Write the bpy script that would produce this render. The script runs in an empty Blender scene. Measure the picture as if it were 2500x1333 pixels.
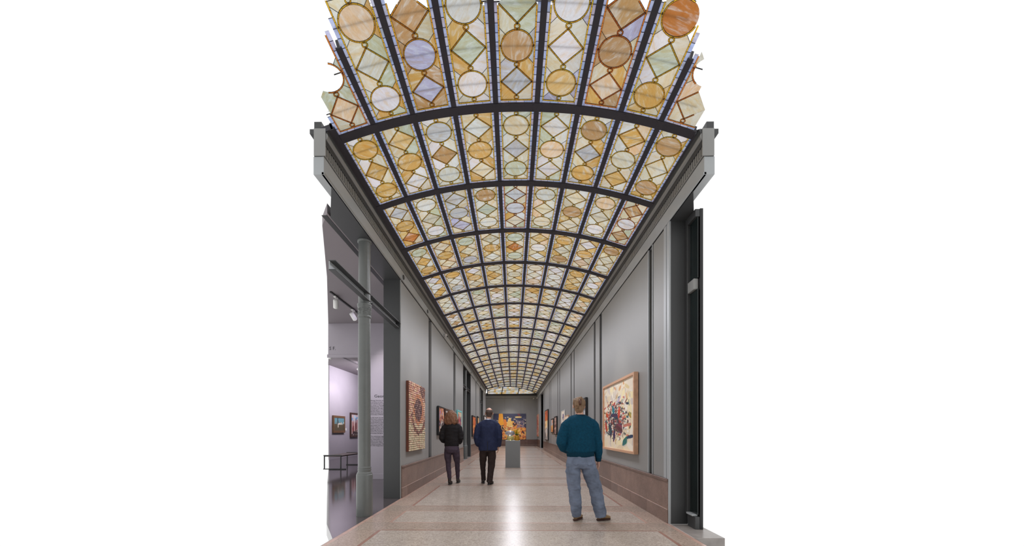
import bpy, bmesh, math, random
import numpy as np
from mathutils import Vector, Matrix, noise
R = random.Random(7)
SC = bpy.context.scene
COL = SC.collection
PI = math.pi

# ------------------------------------------------------------------ camera, world, lights, exposure
EYE = 1.24
cam = bpy.data.cameras.new('camera')
cam.sensor_fit = 'HORIZONTAL'; cam.sensor_width = 36.0
cam.lens = 36.0 * 930 / 2500
cam.shift_x = (1250 - 1238) / 2500
cam.shift_y = (1054 - 666.5) / 2500
cam.clip_start = 0.05; cam.clip_end = 200
camo = bpy.data.objects.new('camera', cam); COL.objects.link(camo)
camo.location = (0, 0, EYE)
camo.rotation_euler = (PI / 2, 0, 0.015)
SC.camera = camo

w = bpy.data.worlds.new('world'); SC.world = w; w.use_nodes = True
bgn = w.node_tree.nodes['Background']
bgn.inputs['Color'].default_value = (1, 1, 1, 1)
bgn.inputs['Strength'].default_value = 1.03
SC.view_settings.view_transform = 'Standard'
SC.view_settings.look = 'None'
SC.view_settings.gamma = 1.0
SC.view_settings.exposure = 0.0
try: SC.view_settings.use_curve_mapping = False
except Exception: pass
SC.cycles.use_denoising = True
SC.cycles.max_bounces = 10
SC.cycles.diffuse_bounces = 6
SC.cycles.glossy_bounces = 4
SC.cycles.transmission_bounces = 8
SC.cycles.sample_clamp_indirect = 4.0

def area(name, loc, size, power, color=(1, 1, 1), rot=(0, 0, 0), sy=None):
    L = bpy.data.lights.new(name, 'AREA'); L.energy = power; L.color = color
    L.size = size
    if sy: L.shape = 'RECTANGLE'; L.size_y = sy
    o = bpy.data.objects.new(name, L); COL.objects.link(o)
    o.location = loc; o.rotation_euler = rot
    return o
HALL_FILL = 104
def spot(name, loc, target, power, color=(1, .93, .84), ang=40, blend=.8, r=.04):
    L = bpy.data.lights.new(name, 'SPOT'); L.energy = power; L.color = color
    L.spot_size = math.radians(ang); L.spot_blend = blend; L.shadow_soft_size = r
    o = bpy.data.objects.new(name, L); COL.objects.link(o)
    o.location = loc
    o.rotation_euler = (Vector(target) - Vector(loc)).to_track_quat('-Z', 'Y').to_euler()
    return o

for i in range(20):      # fill spots added under the ribs to brighten the hall, no fixtures
    spot('hall_fill', (.04, 5.626 + i * 1.32, 4.5), (.04, 5.626 + i * 1.32, 0), HALL_FILL, (.90, .91, 1.0), 175, .88, .4)

# ------------------------------------------------------------------ measures of the hall (metres)
TH0 = .32
XL, XR = -2.085, 2.11          # wall faces
YE = 33.2                      # end wall
ZB, ZT = 4.07, 4.27            # frieze bottom and top
PITCH = 1.32
def rib_y(k): return PITCH * (3.262 + k)
VC = 0.04; VR = 5.98; VZ = 4.935          # vault centre x, radius, crown
MX = [0.2315, 0.701, 1.165, 1.613, 2.03]
MXS = [-x for x in reversed(MX)] + MX     # ten longitudinal bars
def vz(x): return VZ - (VR - math.sqrt(VR * VR - x * x))
COLP = 3.96                    # column spacing
# the field the photograph shows, as a wedge in front of its station point (used to leave out
# repeats it shows nothing of)
def seen(x, y, z, m=0.0):
    c, s = math.cos(.015), math.sin(.015)
    d = y * c - x * s
    if d < .2: return False
    px = 1238 + 930 * (x * c + y * s) / d; py = 1054 - 930 * (z - EYE) / d
    return 805 - m < px < 1695 + m and -m < py < 1333 + m

# ------------------------------------------------------------------ materials
def newmat(name):
    m = bpy.data.materials.new(name); m.use_nodes = True
    return m, m.node_tree, m.node_tree.nodes['Principled BSDF']
def srgb(r, g, b):
    f = lambda v: (v / 255 / 12.92) if v / 255 <= .04045 else ((v / 255 + .055) / 1.055) ** 2.4
    return (f(r), f(g), f(b), 1)
def N(t, typ, **kw):
    n = t.nodes.new(typ)
    for k, v in kw.items():
        if k in n.inputs: n.inputs[k].default_value = v
        else: setattr(n, k, v)
    return n
def coords(t, kind='Object', scale=(1, 1, 1)):
    c = t.nodes.new('ShaderNodeTexCoord'); mp = t.nodes.new('ShaderNodeMapping')
    mp.inputs['Scale'].default_value = scale
    t.links.new(c.outputs[kind], mp.inputs['Vector'])
    return mp.outputs['Vector']
def ramp(t, fac, stops):
    r = t.nodes.new('ShaderNodeValToRGB')
    while len(r.color_ramp.elements) < len(stops): r.color_ramp.elements.new(.5)
    for e, (p, c) in zip(r.color_ramp.elements, stops):
        e.position = p; e.color = c
    t.links.new(fac, r.inputs['Fac']); return r.outputs['Color']
def paint(name, col, rough=.5, var=.06, scale=3, bump=.0, bscale=60, metal=0, spec=.5, stretch=(1, 1, 1)):
    m, t, b = newmat(name)
    v = coords(t, 'Object', stretch)
    n = N(t, 'ShaderNodeTexNoise', Scale=scale, Detail=4.0)
    t.links.new(v, n.inputs['Vector'])
    c0 = tuple(x * (1 - var) for x in col[:3]) + (1,); c1 = tuple(min(1, x * (1 + var)) for x in col[:3]) + (1,)
    t.links.new(ramp(t, n.outputs['Fac'], [(.3, c0), (.7, c1)]), b.inputs['Base Color'])
    b.inputs['Roughness'].default_value = rough; b.inputs['Metallic'].default_value = metal
    b.inputs['Specular IOR Level'].default_value = spec
    if bump:
        n2 = N(t, 'ShaderNodeTexNoise', Scale=bscale, Detail=3.0); t.links.new(v, n2.inputs['Vector'])
        bp = N(t, 'ShaderNodeBump', Strength=bump, Distance=.01)
        t.links.new(n2.outputs['Fac'], bp.inputs['Height']); t.links.new(bp.outputs['Normal'], b.inputs['Normal'])
    return m
def attrmat(name, rough=.6, attr='Col', bump=0):
    m, t, b = newmat(name)
    a = t.nodes.new('ShaderNodeAttribute'); a.attribute_name = attr
    t.links.new(a.outputs['Color'], b.inputs['Base Color']); b.inputs['Roughness'].default_value = rough
    if bump:
        n2 = N(t, 'ShaderNodeTexNoise', Scale=45, Detail=4.0); t.links.new(coords(t), n2.inputs['Vector'])
        bp = N(t, 'ShaderNodeBump', Strength=bump, Distance=.01)
        t.links.new(n2.outputs['Fac'], bp.inputs['Height']); t.links.new(bp.outputs['Normal'], b.inputs['Normal'])
    return m
def objcol(name, rough=.5, speck=0, speck_scale=90, var=.2, spec=.5, bump=0, stretch=(1, 1, 1)):
    """material whose base tone is the object's own colour, with grain on top"""
    m, t, b = newmat(name)
    oi = t.nodes.new('ShaderNodeObjectInfo')
    cv = coords(t, 'Object', stretch)
    n = N(t, 'ShaderNodeTexNoise', Scale=4.0, Detail=6.0, Roughness=.65); t.links.new(cv, n.inputs['Vector'])
    r1 = ramp(t, n.outputs['Fac'], [(.3, (1 - var,) * 3 + (1,)), (.7, (1 + var * .4, 1 + var * .4, 1 + var * .4, 1))])
    mx = N(t, 'ShaderNodeMix', data_type='RGBA', blend_type='MULTIPLY'); mx.inputs[0].default_value = 1
    t.links.new(oi.outputs['Color'], mx.inputs[6]); t.links.new(r1, mx.inputs[7])
    out = mx.outputs[2]
    if speck:
        vo = N(t, 'ShaderNodeTexVoronoi', Scale=speck_scale); t.links.new(cv, vo.inputs['Vector'])
        sx = t.nodes.new('ShaderNodeSeparateColor'); t.links.new(vo.outputs['Color'], sx.inputs[0])
        r2 = ramp(t, sx.outputs[0], [(.0, (.42, .38, .36, 1)), (.18, (.72, .68, .65, 1)), (.5, (1.0, 1.0, 1.0, 1)), (1, (1.35, 1.33, 1.28, 1))])
        m2 = N(t, 'ShaderNodeMix', data_type='RGBA', blend_type='MULTIPLY'); m2.inputs[0].default_value = speck
        t.links.new(out, m2.inputs[6]); t.links.new(r2, m2.inputs[7]); out = m2.outputs[2]
    t.links.new(out, b.inputs['Base Color'])
    b.inputs['Roughness'].default_value = rough; b.inputs['Specular IOR Level'].default_value = spec
    if bump:
        n2 = N(t, 'ShaderNodeTexNoise', Scale=25, Detail=3.0); t.links.new(cv, n2.inputs['Vector'])
        bp = N(t, 'ShaderNodeBump', Strength=bump, Distance=.01)
        t.links.new(n2.outputs['Fac'], bp.inputs['Height']); t.links.new(bp.outputs['Normal'], b.inputs['Normal'])
    return m
def stained(name, use_attr):
    m, t, b = newmat(name); t.nodes.remove(b)
    out = t.nodes['Material Output']
    oi = t.nodes.new('ShaderNodeObjectInfo')
    if use_attr:
        a = t.nodes.new('ShaderNodeAttribute'); a.attribute_name = 'Col'; base = a.outputs['Color']
    else: base = oi.outputs['Color']
    tc = t.nodes.new('ShaderNodeTexCoord')
    off = t.nodes.new('ShaderNodeVectorMath'); off.operation = 'MULTIPLY_ADD'
    rnd = t.nodes.new('ShaderNodeCombineXYZ')
    for i in (0, 1): t.links.new(oi.outputs['Random'], rnd.inputs[i])
    off.inputs[1].default_value = (37, 53, 0); t.links.new(rnd.outputs[0], off.inputs[0]); t.links.new(tc.outputs['Object'], off.inputs[2])
    mp = t.nodes.new('ShaderNodeMapping'); mp.inputs['Scale'].default_value = (.8, 2.6, 1.0)
    ag = N(t, 'ShaderNodeMath', operation='MULTIPLY'); ag.inputs[1].default_value = 6.2; t.links.new(oi.outputs['Random'], ag.inputs[0])
    rt = t.nodes.new('ShaderNodeVectorRotate'); rt.rotation_type = 'Z_AXIS'
    t.links.new(off.outputs[0], rt.inputs['Vector']); t.links.new(ag.outputs[0], rt.inputs['Angle'])
    t.links.new(rt.outputs[0], mp.inputs['Vector'])
    n1 = N(t, 'ShaderNodeTexNoise', Scale=5.5, Detail=5.0, Roughness=.6, Distortion=1.6); t.links.new(mp.outputs[0], n1.inputs['Vector'])
    n2 = N(t, 'ShaderNodeTexNoise', Scale=26.0, Detail=6.0, Roughness=.75, Distortion=1.8); t.links.new(mp.outputs[0], n2.inputs['Vector'])
    def mul(c1, col, fac, kind='MULTIPLY'):
        mx = N(t, 'ShaderNodeMix', data_type='RGBA', blend_type=kind)
        t.links.new(fac, mx.inputs[0]); t.links.new(c1, mx.inputs[6]); mx.inputs[7].default_value = col
        return mx.outputs[2]
    f1 = ramp(t, n1.outputs['Fac'], [(.48, (0, 0, 0, 1)), (.70, (.9, .9, .9, 1))])
    f2 = ramp(t, n1.outputs['Fac'], [(.30, (.6, .6, .6, 1)), (.48, (0, 0, 0, 1))])
    f3 = ramp(t, n2.outputs['Fac'], [(.36, (0, 0, 0, 1)), (.62, (1, 1, 1, 1))])
    c = mul(base, (.98, .80, .52, 1), f1)
    c = mul(c, (.80, .86, .90, 1), f2, 'MIX')
    c = mul(c, (.78, .75, .70, 1), f3)
    tr = t.nodes.new('ShaderNodeBsdfTranslucent'); gl = N(t, 'ShaderNodeBsdfGlossy', Roughness=.25)
    gm = N(t, 'ShaderNodeGamma', Gamma=.5); t.links.new(c, gm.inputs['Color']); t.links.new(gm.outputs[0], tr.inputs['Color'])
    ms = t.nodes.new('ShaderNodeMixShader'); ms.inputs[0].default_value = .03
    t.links.new(tr.outputs[0], ms.inputs[1]); t.links.new(gl.outputs[0], ms.inputs[2])
    t.links.new(ms.outputs[0], out.inputs['Surface'])
    return m
def goldmat(name):
    m, t, b = newmat(name); t.nodes.remove(b)
    out = t.nodes['Material Output']
    oi = t.nodes.new('ShaderNodeObjectInfo')
    n1 = N(t, 'ShaderNodeTexNoise', Scale=14.0, Detail=2.0)
    t.links.new(coords(t), n1.inputs['Vector'])
    mx = N(t, 'ShaderNodeMix', data_type='RGBA', blend_type='MULTIPLY')
    t.links.new(ramp(t, n1.outputs['Fac'], [(.42, (0, 0, 0, 1)), (.62, (1, 1, 1, 1))]), mx.inputs[0])
    t.links.new(oi.outputs['Color'], mx.inputs[6]); mx.inputs[7].default_value = (.95, .74, .5, 1)
    gm = N(t, 'ShaderNodeGamma', Gamma=.5); t.links.new(mx.outputs[2], gm.inputs['Color'])
    tr = t.nodes.new('ShaderNodeBsdfTranslucent'); t.links.new(gm.outputs[0], tr.inputs['Color'])
    gl = N(t, 'ShaderNodeBsdfGlossy', Roughness=.3)
    ms = t.nodes.new('ShaderNodeMixShader'); ms.inputs[0].default_value = .04
    t.links.new(tr.outputs[0], ms.inputs[1]); t.links.new(gl.outputs[0], ms.inputs[2])
    t.links.new(ms.outputs[0], out.inputs['Surface'])
    return m

M = {}
M['pane'] = stained('opal_glass', False)
M['panes'] = stained('opal_glass_joined', True)
M['gold'] = goldmat('amber_glass')
M['lead'] = paint('lead_came', (.012, .009, .010, 1), .6, .2)
M['iron'] = paint('dark_iron', srgb(44, 42, 50), .5, .1, bump=.05)
M['wall'] = paint('grey_paint', srgb(146, 146, 144), .38, .03, 1.2, bump=.02, bscale=200)
M['walld'] = paint('shaded_dark_grey', srgb(64, 65, 66), .42, .04, 1.5)  # darkened to put shade on reveals and soffits; also for dark frames
M['trim'] = paint('light_grey_paint', srgb(172, 176, 178), .33, .03)
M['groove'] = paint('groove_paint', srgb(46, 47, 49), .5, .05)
M['column'] = paint('column_paint', srgb(104, 107, 105), .33, .06, 6, bump=.25, bscale=30)
M['lav'] = paint('gallery_lavender_tint', srgb(166, 159, 167), .7, .02)  # violet light of the gallery mixed into the wall colour
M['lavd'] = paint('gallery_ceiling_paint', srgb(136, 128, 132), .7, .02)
M['concrete'] = paint('polished_concrete', srgb(80, 73, 75), .09, .22, 1.6, bump=.012, bscale=9)
M['black'] = paint('black_paint', (.012, .012, .013, 1), .4, .1)
M['white'] = paint('white_enamel', (.75, .74, .72, 1), .4, .02)
M['ink'] = paint('vinyl_lettering', (.03, .028, .035, 1), .5, .05)
M['stone'] = objcol('red_brown_granite', .32, .55, 110, .3, .45)
M['terrazzo'] = objcol('terrazzo', .25, .5, 75, .12, .5)
M['strip'] = objcol('pink_marble', .25, .15, 120, .25, .5)
M['slate'] = paint('grey_threshold_stone', srgb(150, 143, 138), .3, .2, 6)
M['dglass'] = paint('dark_green_glass', (.010, .016, .016, 1), .05, .2, spec=.6)
M['wood'] = paint('pale_maple', srgb(205, 160, 128), .45, .12, 12, stretch=(1, .1, 1))
M['darkwood'] = paint('dark_wood', srgb(70, 44, 32), .4, .3, 12, stretch=(1, 1, .2))
M['bronzew'] = paint('brown_gilt', srgb(104, 74, 46), .4, .3, 20)
M['teal'] = paint('turquoise_frame', srgb(120, 205, 205), .45, .06)
M['canvas'] = attrmat('oil_paint', .5, bump=.25)
M['paintedwood'] = attrmat('wood_strips', .6, bump=.2)
M['plinth'] = paint('plinth_grey', srgb(122, 125, 124), .5, .02)

# ------------------------------------------------------------------ mesh helpers
class MB:
    def __init__(s): s.v = []; s.f = []; s.m = []; s.c = []; s.sm = []
    def add(s, verts, faces, mi=0, col=None, smooth=False):
        o = len(s.v); s.v += [tuple(p) for p in verts]
        for f in faces:
            s.f.append(tuple(i + o for i in f)); s.m.append(mi); s.c.append(col); s.sm.append(smooth)
    def box(s, x0, x1, y0, y1, z0, z1, mi=0, col=None):
        v = [(x, y, z) for z in (z0, z1) for y in (y0, y1) for x in (x0, x1)]
        s.add(v, [(0, 2, 3, 1), (4, 5, 7, 6), (0, 1, 5, 4), (2, 6, 7, 3), (0, 4, 6, 2), (1, 3, 7, 5)], mi, col)
    def bbox(s, x0, x1, y0, y1, z0, z1, b=.004, mi=0, col=None):
        """box with chamfered edges"""
        v = []; ix = {}
        X, Y, Z = (x0, x1), (y0, y1), (z0, z1)
        for i in (0, 1):
            for j in (0, 1):
                for k in (0, 1):
                    sx, sy, sz = 1 - 2 * i, 1 - 2 * j, 1 - 2 * k
                    ix[i, j, k, 0] = len(v); v.append((X[i], Y[j] + sy * b, Z[k] + sz * b))
                    ix[i, j, k, 1] = len(v); v.append((X[i] + sx * b, Y[j], Z[k] + sz * b))
                    ix[i, j, k, 2] = len(v); v.append((X[i] + sx * b, Y[j] + sy * b, Z[k]))
        F = []
        for i in (0, 1):
            q = [ix[i, 0, 0, 0], ix[i, 1, 0, 0], ix[i, 1, 1, 0], ix[i, 0, 1, 0]]; F.append(q if i else q[::-1])
            q = [ix[0, i, 0, 1], ix[0, i, 1, 1], ix[1, i, 1, 1], ix[1, i, 0, 1]]; F.append(q if i else q[::-1])
            q = [ix[0, 0, i, 2], ix[1, 0, i, 2], ix[1, 1, i, 2], ix[0, 1, i, 2]]; F.append(q if i else q[::-1])
        for j in (0, 1):
            for k in (0, 1):
                F.append([ix[0, j, k, 1], ix[1, j, k, 1], ix[1, j, k, 2], ix[0, j, k, 2]])
                F.append([ix[j, 0, k, 0], ix[j, 1, k, 0], ix[j, 1, k, 2], ix[j, 0, k, 2]])
                F.append([ix[j, k, 0, 0], ix[j, k, 1, 0], ix[j, k, 1, 1], ix[j, k, 0, 1]])
        for i in (0, 1):
            for j in (0, 1):
                for k in (0, 1): F.append([ix[i, j, k, 0], ix[i, j, k, 1], ix[i, j, k, 2]])
        s.add(v, F, mi, col)
    def lathe(s, cx, cy, prof, n=32, mi=0, smooth=True, caps=True):
        v = []; F = []
        for r, z in prof:
            for i in range(n):
                a = 2 * PI * i / n; v.append((cx + r * math.cos(a), cy + r * math.sin(a), z))
        for j in range(len(prof) - 1):
            for i in range(n):
                F.append((j * n + i, j * n + (i + 1) % n, (j + 1) * n + (i + 1) % n, (j + 1) * n + i))
        s.add(v, F, mi, None, smooth)
        if caps:
            s.add(v[:n], [tuple(range(n))[::-1]], mi); s.add(v[-n:], [tuple(range(n))], mi)
    def prism(s, pts, y0, y1, mi=0):
        """profile in x,z extruded along y"""
        n = len(pts)
        v = [(x, y0, z) for x, z in pts] + [(x, y1, z) for x, z in pts]
        F = [(i, (i + 1) % n, n + (i + 1) % n, n + i) for i in range(n)] + [tuple(range(n))[::-1], tuple(range(n, 2 * n))]
        s.add(v, F, mi)
    def tube(s, pts, rads, n=16, ref=(1, 0, 0), mi=0, cap=True, smooth=True):
        """pts, rads: r or (ra, rb): ra along ref, rb across it"""
        P = [Vector(p) for p in pts]; ref = Vector(ref).normalized(); v = []; F = []
        for i, p in enumerate(P):
            tg = (P[min(i + 1, len(P) - 1)] - P[max(i - 1, 0)]).normalized()
            a = (ref - tg * ref.dot(tg)).normalized(); b = tg.cross(a)
            r = rads[i]; ra, rb = r if isinstance(r, tuple) else (r, r)
            for k in range(n):
                t = 2 * PI * k / n
                v.append(p + a * (ra * math.cos(t)) + b * (rb * math.sin(t)))
        for j in range(len(P) - 1):
            for k in range(n):
                F.append((j * n + k, j * n + (k + 1) % n, (j + 1) * n + (k + 1) % n, (j + 1) * n + k))
        if cap:
            F.append(tuple(range(n))[::-1]); F.append(tuple(range((len(P) - 1) * n, len(P) * n)))
        s.add(v, F, mi, None, smooth)
    def ball(s, c, r, n=16, mi=0, rot=None):
        rx, ry, rz = r if isinstance(r, tuple) else (r, r, r)
        v = []; F = []; m = n // 2
        for j in range(m + 1):
            ph = PI * j / m
            for i in range(n):
                t = 2 * PI * i / n
                p = Vector((rx * math.sin(ph) * math.cos(t), ry * math.sin(ph) * math.sin(t), rz * math.cos(ph)))
                if rot: p = rot @ p
                v.append(Vector(c) + p)
        for j in range(m):
            for i in range(n):
                F.append((j * n + i, (j + 1) * n + i, (j + 1) * n + (i + 1) % n, j * n + (i + 1) % n))
        s.add(v, F, mi, None, True)
    def mesh(s, name, mats, org=(0, 0, 0)):
        me = bpy.data.meshes.new(name)
        ox, oy, oz = org
        me.from_pydata([(x - ox, y - oy, z - oz) for x, y, z in s.v], [], s.f)
        for m in (mats if isinstance(mats, (list, tuple)) else [mats]): me.materials.append(m)
        me.polygons.foreach_set('material_index', s.m)
        me.polygons.foreach_set('use_smooth', s.sm)
        if any(c is not None for c in s.c):
            at = me.color_attributes.new('Col', 'FLOAT_COLOR', 'CORNER')
            buf = []
            for f, c in zip(s.f, s.c):
                c = c or (1, 1, 1, 1)
                if isinstance(c, list):
                    for q in c: buf += q
                else: buf += list(c) * len(f)
            at.data.foreach_set('color', buf)
        me.update()
        return me
    def build(s, name, mats, parent=None, org=None, **kw):
        porg = parent.get('_o', (0, 0, 0)) if parent else (0, 0, 0)
        if org is None: org = tuple(porg)
        o = bpy.data.objects.new(name, s.mesh(name, mats, org))
        return link(o, parent, org, **kw)
def link(o, parent=None, org=(0, 0, 0), label=None, cat=None, group=None, kind=None, color=None):
    COL.objects.link(o)
    po = tuple(parent.get('_o', (0, 0, 0))) if parent else (0, 0, 0)
    o.location = tuple(a - b for a, b in zip(org, po)); o['_o'] = tuple(org)
    if parent: o.parent = parent
    if label: o['label'] = label
    if cat: o['category'] = cat
    if group: o['group'] = group
    if kind: o['kind'] = kind
    if color: o.color = color
    return o
def empty(name, loc=(0, 0, 0), **kw):
    return link(bpy.data.objects.new(name, None), None, loc, **kw)

# ------------------------------------------------------------------ FLOOR
floor = empty('floor', kind='structure')
b = MB(); b.box(XL - .02, XR + .02, 4.05, YE + .1, -.2, -.010); b.build('slab', M['groove'], floor)
T_FIELD, T_BAND, T_EDGE = srgb(186, 174, 163), srgb(174, 157, 144), srgb(181, 161, 147)
T_PINK, T_RED = srgb(200, 166, 151), srgb(168, 128, 114)
SXL, SXR = -1.675, 1.82
b = MB(); b.box(XL - .02, XR + .02, -9, 4.05, -.2, 0); b.build('floor_slab', M['terrazzo'], floor, color=T_FIELD)
spot('picture_lamp', (.3, 7.5, 4.7), (XR, 7.5, 1.6), 90, ang=34)
spot('picture_lamp', (-.3, 8.1, 4.7), (XL, 8.1, 1.6), 90, ang=34)
spot('picture_lamp', (-.3, 30.6, 4.6), (-.3, YE, 1.5), 160, ang=50)
def piece(name, x0, x1, y0, y1, mat, col, top=0.0):
    if x1 - x0 < .004 or y1 - y0 < .004: return
    v = R.uniform(.96, 1.04)
    b = MB(); g = .0008
    b.box(x0 + g, x1 - g, y0 + g, y1 - g, -.012, top)
    b.build(name, mat, floor, org=((x0 + x1) / 2, (y0 + y1) / 2, 0), color=tuple(c * v for c in col[:3]) + (1,))
Y0 = 4.06
xl0 = XL
ys = []
for g in range(8):
    c = 5.57 + g * COLP
    ys += [(c - .80, 'b', c - .37), (c + .36, 'b', c + .79)]
# side borders, split where the cross bands meet them
cuts = [Y0] + [y for a, _, d in ys for y in (a, d)] + [YE]
cuts = [y for y in cuts if y <= YE]
for i in range(len(cuts) - 1):
    a, d = cuts[i], min(cuts[i + 1], YE)
    if a >= YE: break
    sw = .038
    piece('terrazzo_panel', xl0 + .055, SXL - sw / 2, a, d, M['terrazzo'], T_EDGE if i % 2 == 0 else T_BAND)
    piece('terrazzo_panel', SXR + sw / 2, XR - (.055 if a < 5 else 0.02), a, d, M['terrazzo'], T_EDGE if i % 2 == 0 else T_BAND)
    piece('marble_strip', xl0, xl0 + .055, a, d, M['strip'], T_PINK)
    piece('marble_strip', XR - (.055 if a < 5 else 0.02), XR, a, d, M['strip'], T_PINK)
    isband = i % 2 == 1
    if isband:
        w_ = .03
        piece('marble_strip', SXL + sw / 2, SXR - sw / 2, a, a + w_, M['strip'], T_RED if i % 4 == 1 else T_PINK)
        piece('marble_strip', SXL + sw / 2, SXR - sw / 2, d - w_, d, M['strip'], T_PINK if i % 4 == 1 else T_RED)
        piece('terrazzo_panel', SXL + sw / 2, SXR - sw / 2, a + w_, d - w_, M['terrazzo'], T_BAND)
        piece('marble_strip', SXL - sw / 2, SXL + sw / 2, a, d, M['strip'], T_EDGE)
        piece('marble_strip', SXR - sw / 2, SXR + sw / 2, a, d, M['strip'], T_EDGE)
    else:
        piece('terrazzo_panel', SXL + sw / 2, SXR - sw / 2, a, d, M['terrazzo'], T_FIELD)
        piece('marble_strip', SXL - sw / 2, SXL + sw / 2, a, d, M['strip'], T_RED if (i // 2) % 2 == 0 else T_PINK)
        piece('marble_strip', SXR - sw / 2, SXR + sw / 2, a, d, M['strip'], T_RED if (i // 2) % 2 == 0 else T_PINK)
for a, d in [(16.0, 18.85), (24.0, 26.6)]:
    b = MB(); b.box(XL - TH0, XL - .002, a, d, -.15, -.001); b.build('threshold_slab', M['slate'], floor)
b = MB(); b.box(XR + .002, XR + TH0 + .04, 26.2, 29.2, -.15, -.001); b.build('threshold_slab', M['slate'], floor)
# threshold stone of the glazed door
b = MB(); b.bbox(XR + .001, XR + .36, 4.47, 5.14, -.1, 0.001); b.build('threshold_slab', M['slate'], floor)

# ------------------------------------------------------------------ WALLS OF THE HALL
wall_l = empty('wall_left', kind='structure'); wall_r = empty('wall_right', kind='structure'); wall_e = empty('wall_end', kind='structure')
TH = .32
OPEN_L = [(4.36, 7.05), (15.95, 18.85), (23.95, 26.6)]
WALLS_L = [(7.05, 15.95), (18.85, 23.95), (26.6, 29.2)]
ST_L, ST_U, ST_CAP = .19, .565, .60
S_COLS = [srgb(124, 100, 91), srgb(116, 91, 82), srgb(134, 110, 100), srgb(120, 99, 91), srgb(108, 83, 75)]
def wainscot(side, par, y0, y1, seed):
    rr = random.Random(seed)
    x = XL if side < 0 else XR; s = -side       # s points into the hall
    def blk(name, ya, yb, z0, z1, th, col):
        b = MB(); xa, xb = sorted((x - s * .02, x + s * th))
        b.bbox(xa, xb, ya + .0015, yb - .0015, z0, z1, .002)
        v = rr.uniform(.9, 1.1)
        b.build(name, M['stone'], par, org=(x, (ya + yb) / 2, 0), color=tuple(c * v for c in col[:3]) + (1,))
    y = y0
    while y < y1 - .01:
        e = min(y1, y + rr.choice([.36, .5, 1.2, 1.6, .8]))
        if y1 - e < .2: e = y1
        blk('plinth_stone', y, e, 0.0005, ST_L - .004, .022, rr.choice(S_COLS)); y = e
    y = y0
    while y < y1 - .01:
        e = min(y1, y + rr.uniform(1.0, 2.0))
        if y1 - e < .3: e = y1
        blk('wainscot_slab', y, e, ST_L + .002, ST_U, .016, rr.choice(S_COLS)); y = e
    b = MB(); xa, xb = sorted((x - s * .02, x + s * .0175)); b.box(xa, xb, y0, y1, ST_L - .004, ST_L + .003)
    b.build('mortar_line', M['stone'], par, color=srgb(196, 160, 142))
    y = y0
    while y < y1 - .01:
        e = min(y1, y + 1.98)
        if y1 - e < .3: e = y1
        blk('stone_cap', y, e, ST_U + .001, ST_CAP, .03, S_COLS[0]); y = e
def vbox(par, name, side, y0, y1, z0, z1, d0, d1, mat, bev=.003):
    """upright piece on a side wall, d0..d1 measured from the wall face into the hall"""
    x = XL if side < 0 else XR; s = -side
    xa, xb = sorted((x + s * d0, x + s * d1))
    b = MB(); b.bbox(xa, xb, y0, y1, z0, z1, bev)
    return b.build(name, mat, par, org=(x, (y0 + y1) / 2, z0))
# the stretch of hall behind the station point
wall_b = empty('wall_back', kind='structure')
b = MB(); b.box(XL - .3, XL, -9, .55, 0, 4.5); b.build('side_wall', M['wall'], wall_b)
b = MB(); b.box(XR, XR + .3, -9, .55, 0, 4.5); b.build('side_wall', M['wall'], wall_b)
b = MB(); b.box(XL - .3, XR + .3, -9.3, -9, 0, 4.5); b.build('back_wall', M['wall'], wall_b)
# left: core, panels, grooves
for (a, d) in WALLS_L:
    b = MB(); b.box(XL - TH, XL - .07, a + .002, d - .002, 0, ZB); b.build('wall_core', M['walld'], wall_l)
    wainscot(-1, wall_l, a + .03, d, int(a * 10))
for (a, d) in [(7.08, 9.37), (9.74, 13.33), (13.84, 15.92), (18.88, 21.33), (21.68, 23.9), (26.64, 29.18)]:
    vbox(wall_l, 'wall_panel', -1, a, d, ST_CAP, ZB - .012, -.07, 0, M['wall'])
for (a, d) in [(9.37, 9.74), (13.33, 13.84), (21.33, 21.68)]:
    vbox(wall_l, 'groove_back', -1, a, d, ST_CAP, ZB, -.075, -.055, M['groove'])
    vbox(wall_l, 'cover_bead', -1, a + .012, a + .05, ST_CAP, ZB, -.055, -.006, M['wall'])
    vbox(wall_l, 'cover_bead', -1, a + .075, a + .10, ST_CAP, ZB, -.055, -.012, M['wall'])
# reveals of the openings, shade put into their dark grey, with a light arris and a joint line
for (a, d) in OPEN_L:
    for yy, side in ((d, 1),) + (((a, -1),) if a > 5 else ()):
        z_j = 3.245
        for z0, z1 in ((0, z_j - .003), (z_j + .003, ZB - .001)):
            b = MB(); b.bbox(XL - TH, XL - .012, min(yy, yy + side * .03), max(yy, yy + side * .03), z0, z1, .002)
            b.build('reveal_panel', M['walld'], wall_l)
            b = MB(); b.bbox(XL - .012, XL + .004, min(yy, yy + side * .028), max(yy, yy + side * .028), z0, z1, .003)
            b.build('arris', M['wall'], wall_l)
b = MB(); b.bbox(XL - .34, XL - .30, 29.2, YE, 0, 5.0, .003); b.build('end_return', M['walld'], wall_l)
b = MB(); b.bbox(XL - .30, XL, 29.17, 29.2, 0, ZB - .001, .003); b.build('reveal_panel', M['walld'], wall_l)
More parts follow.
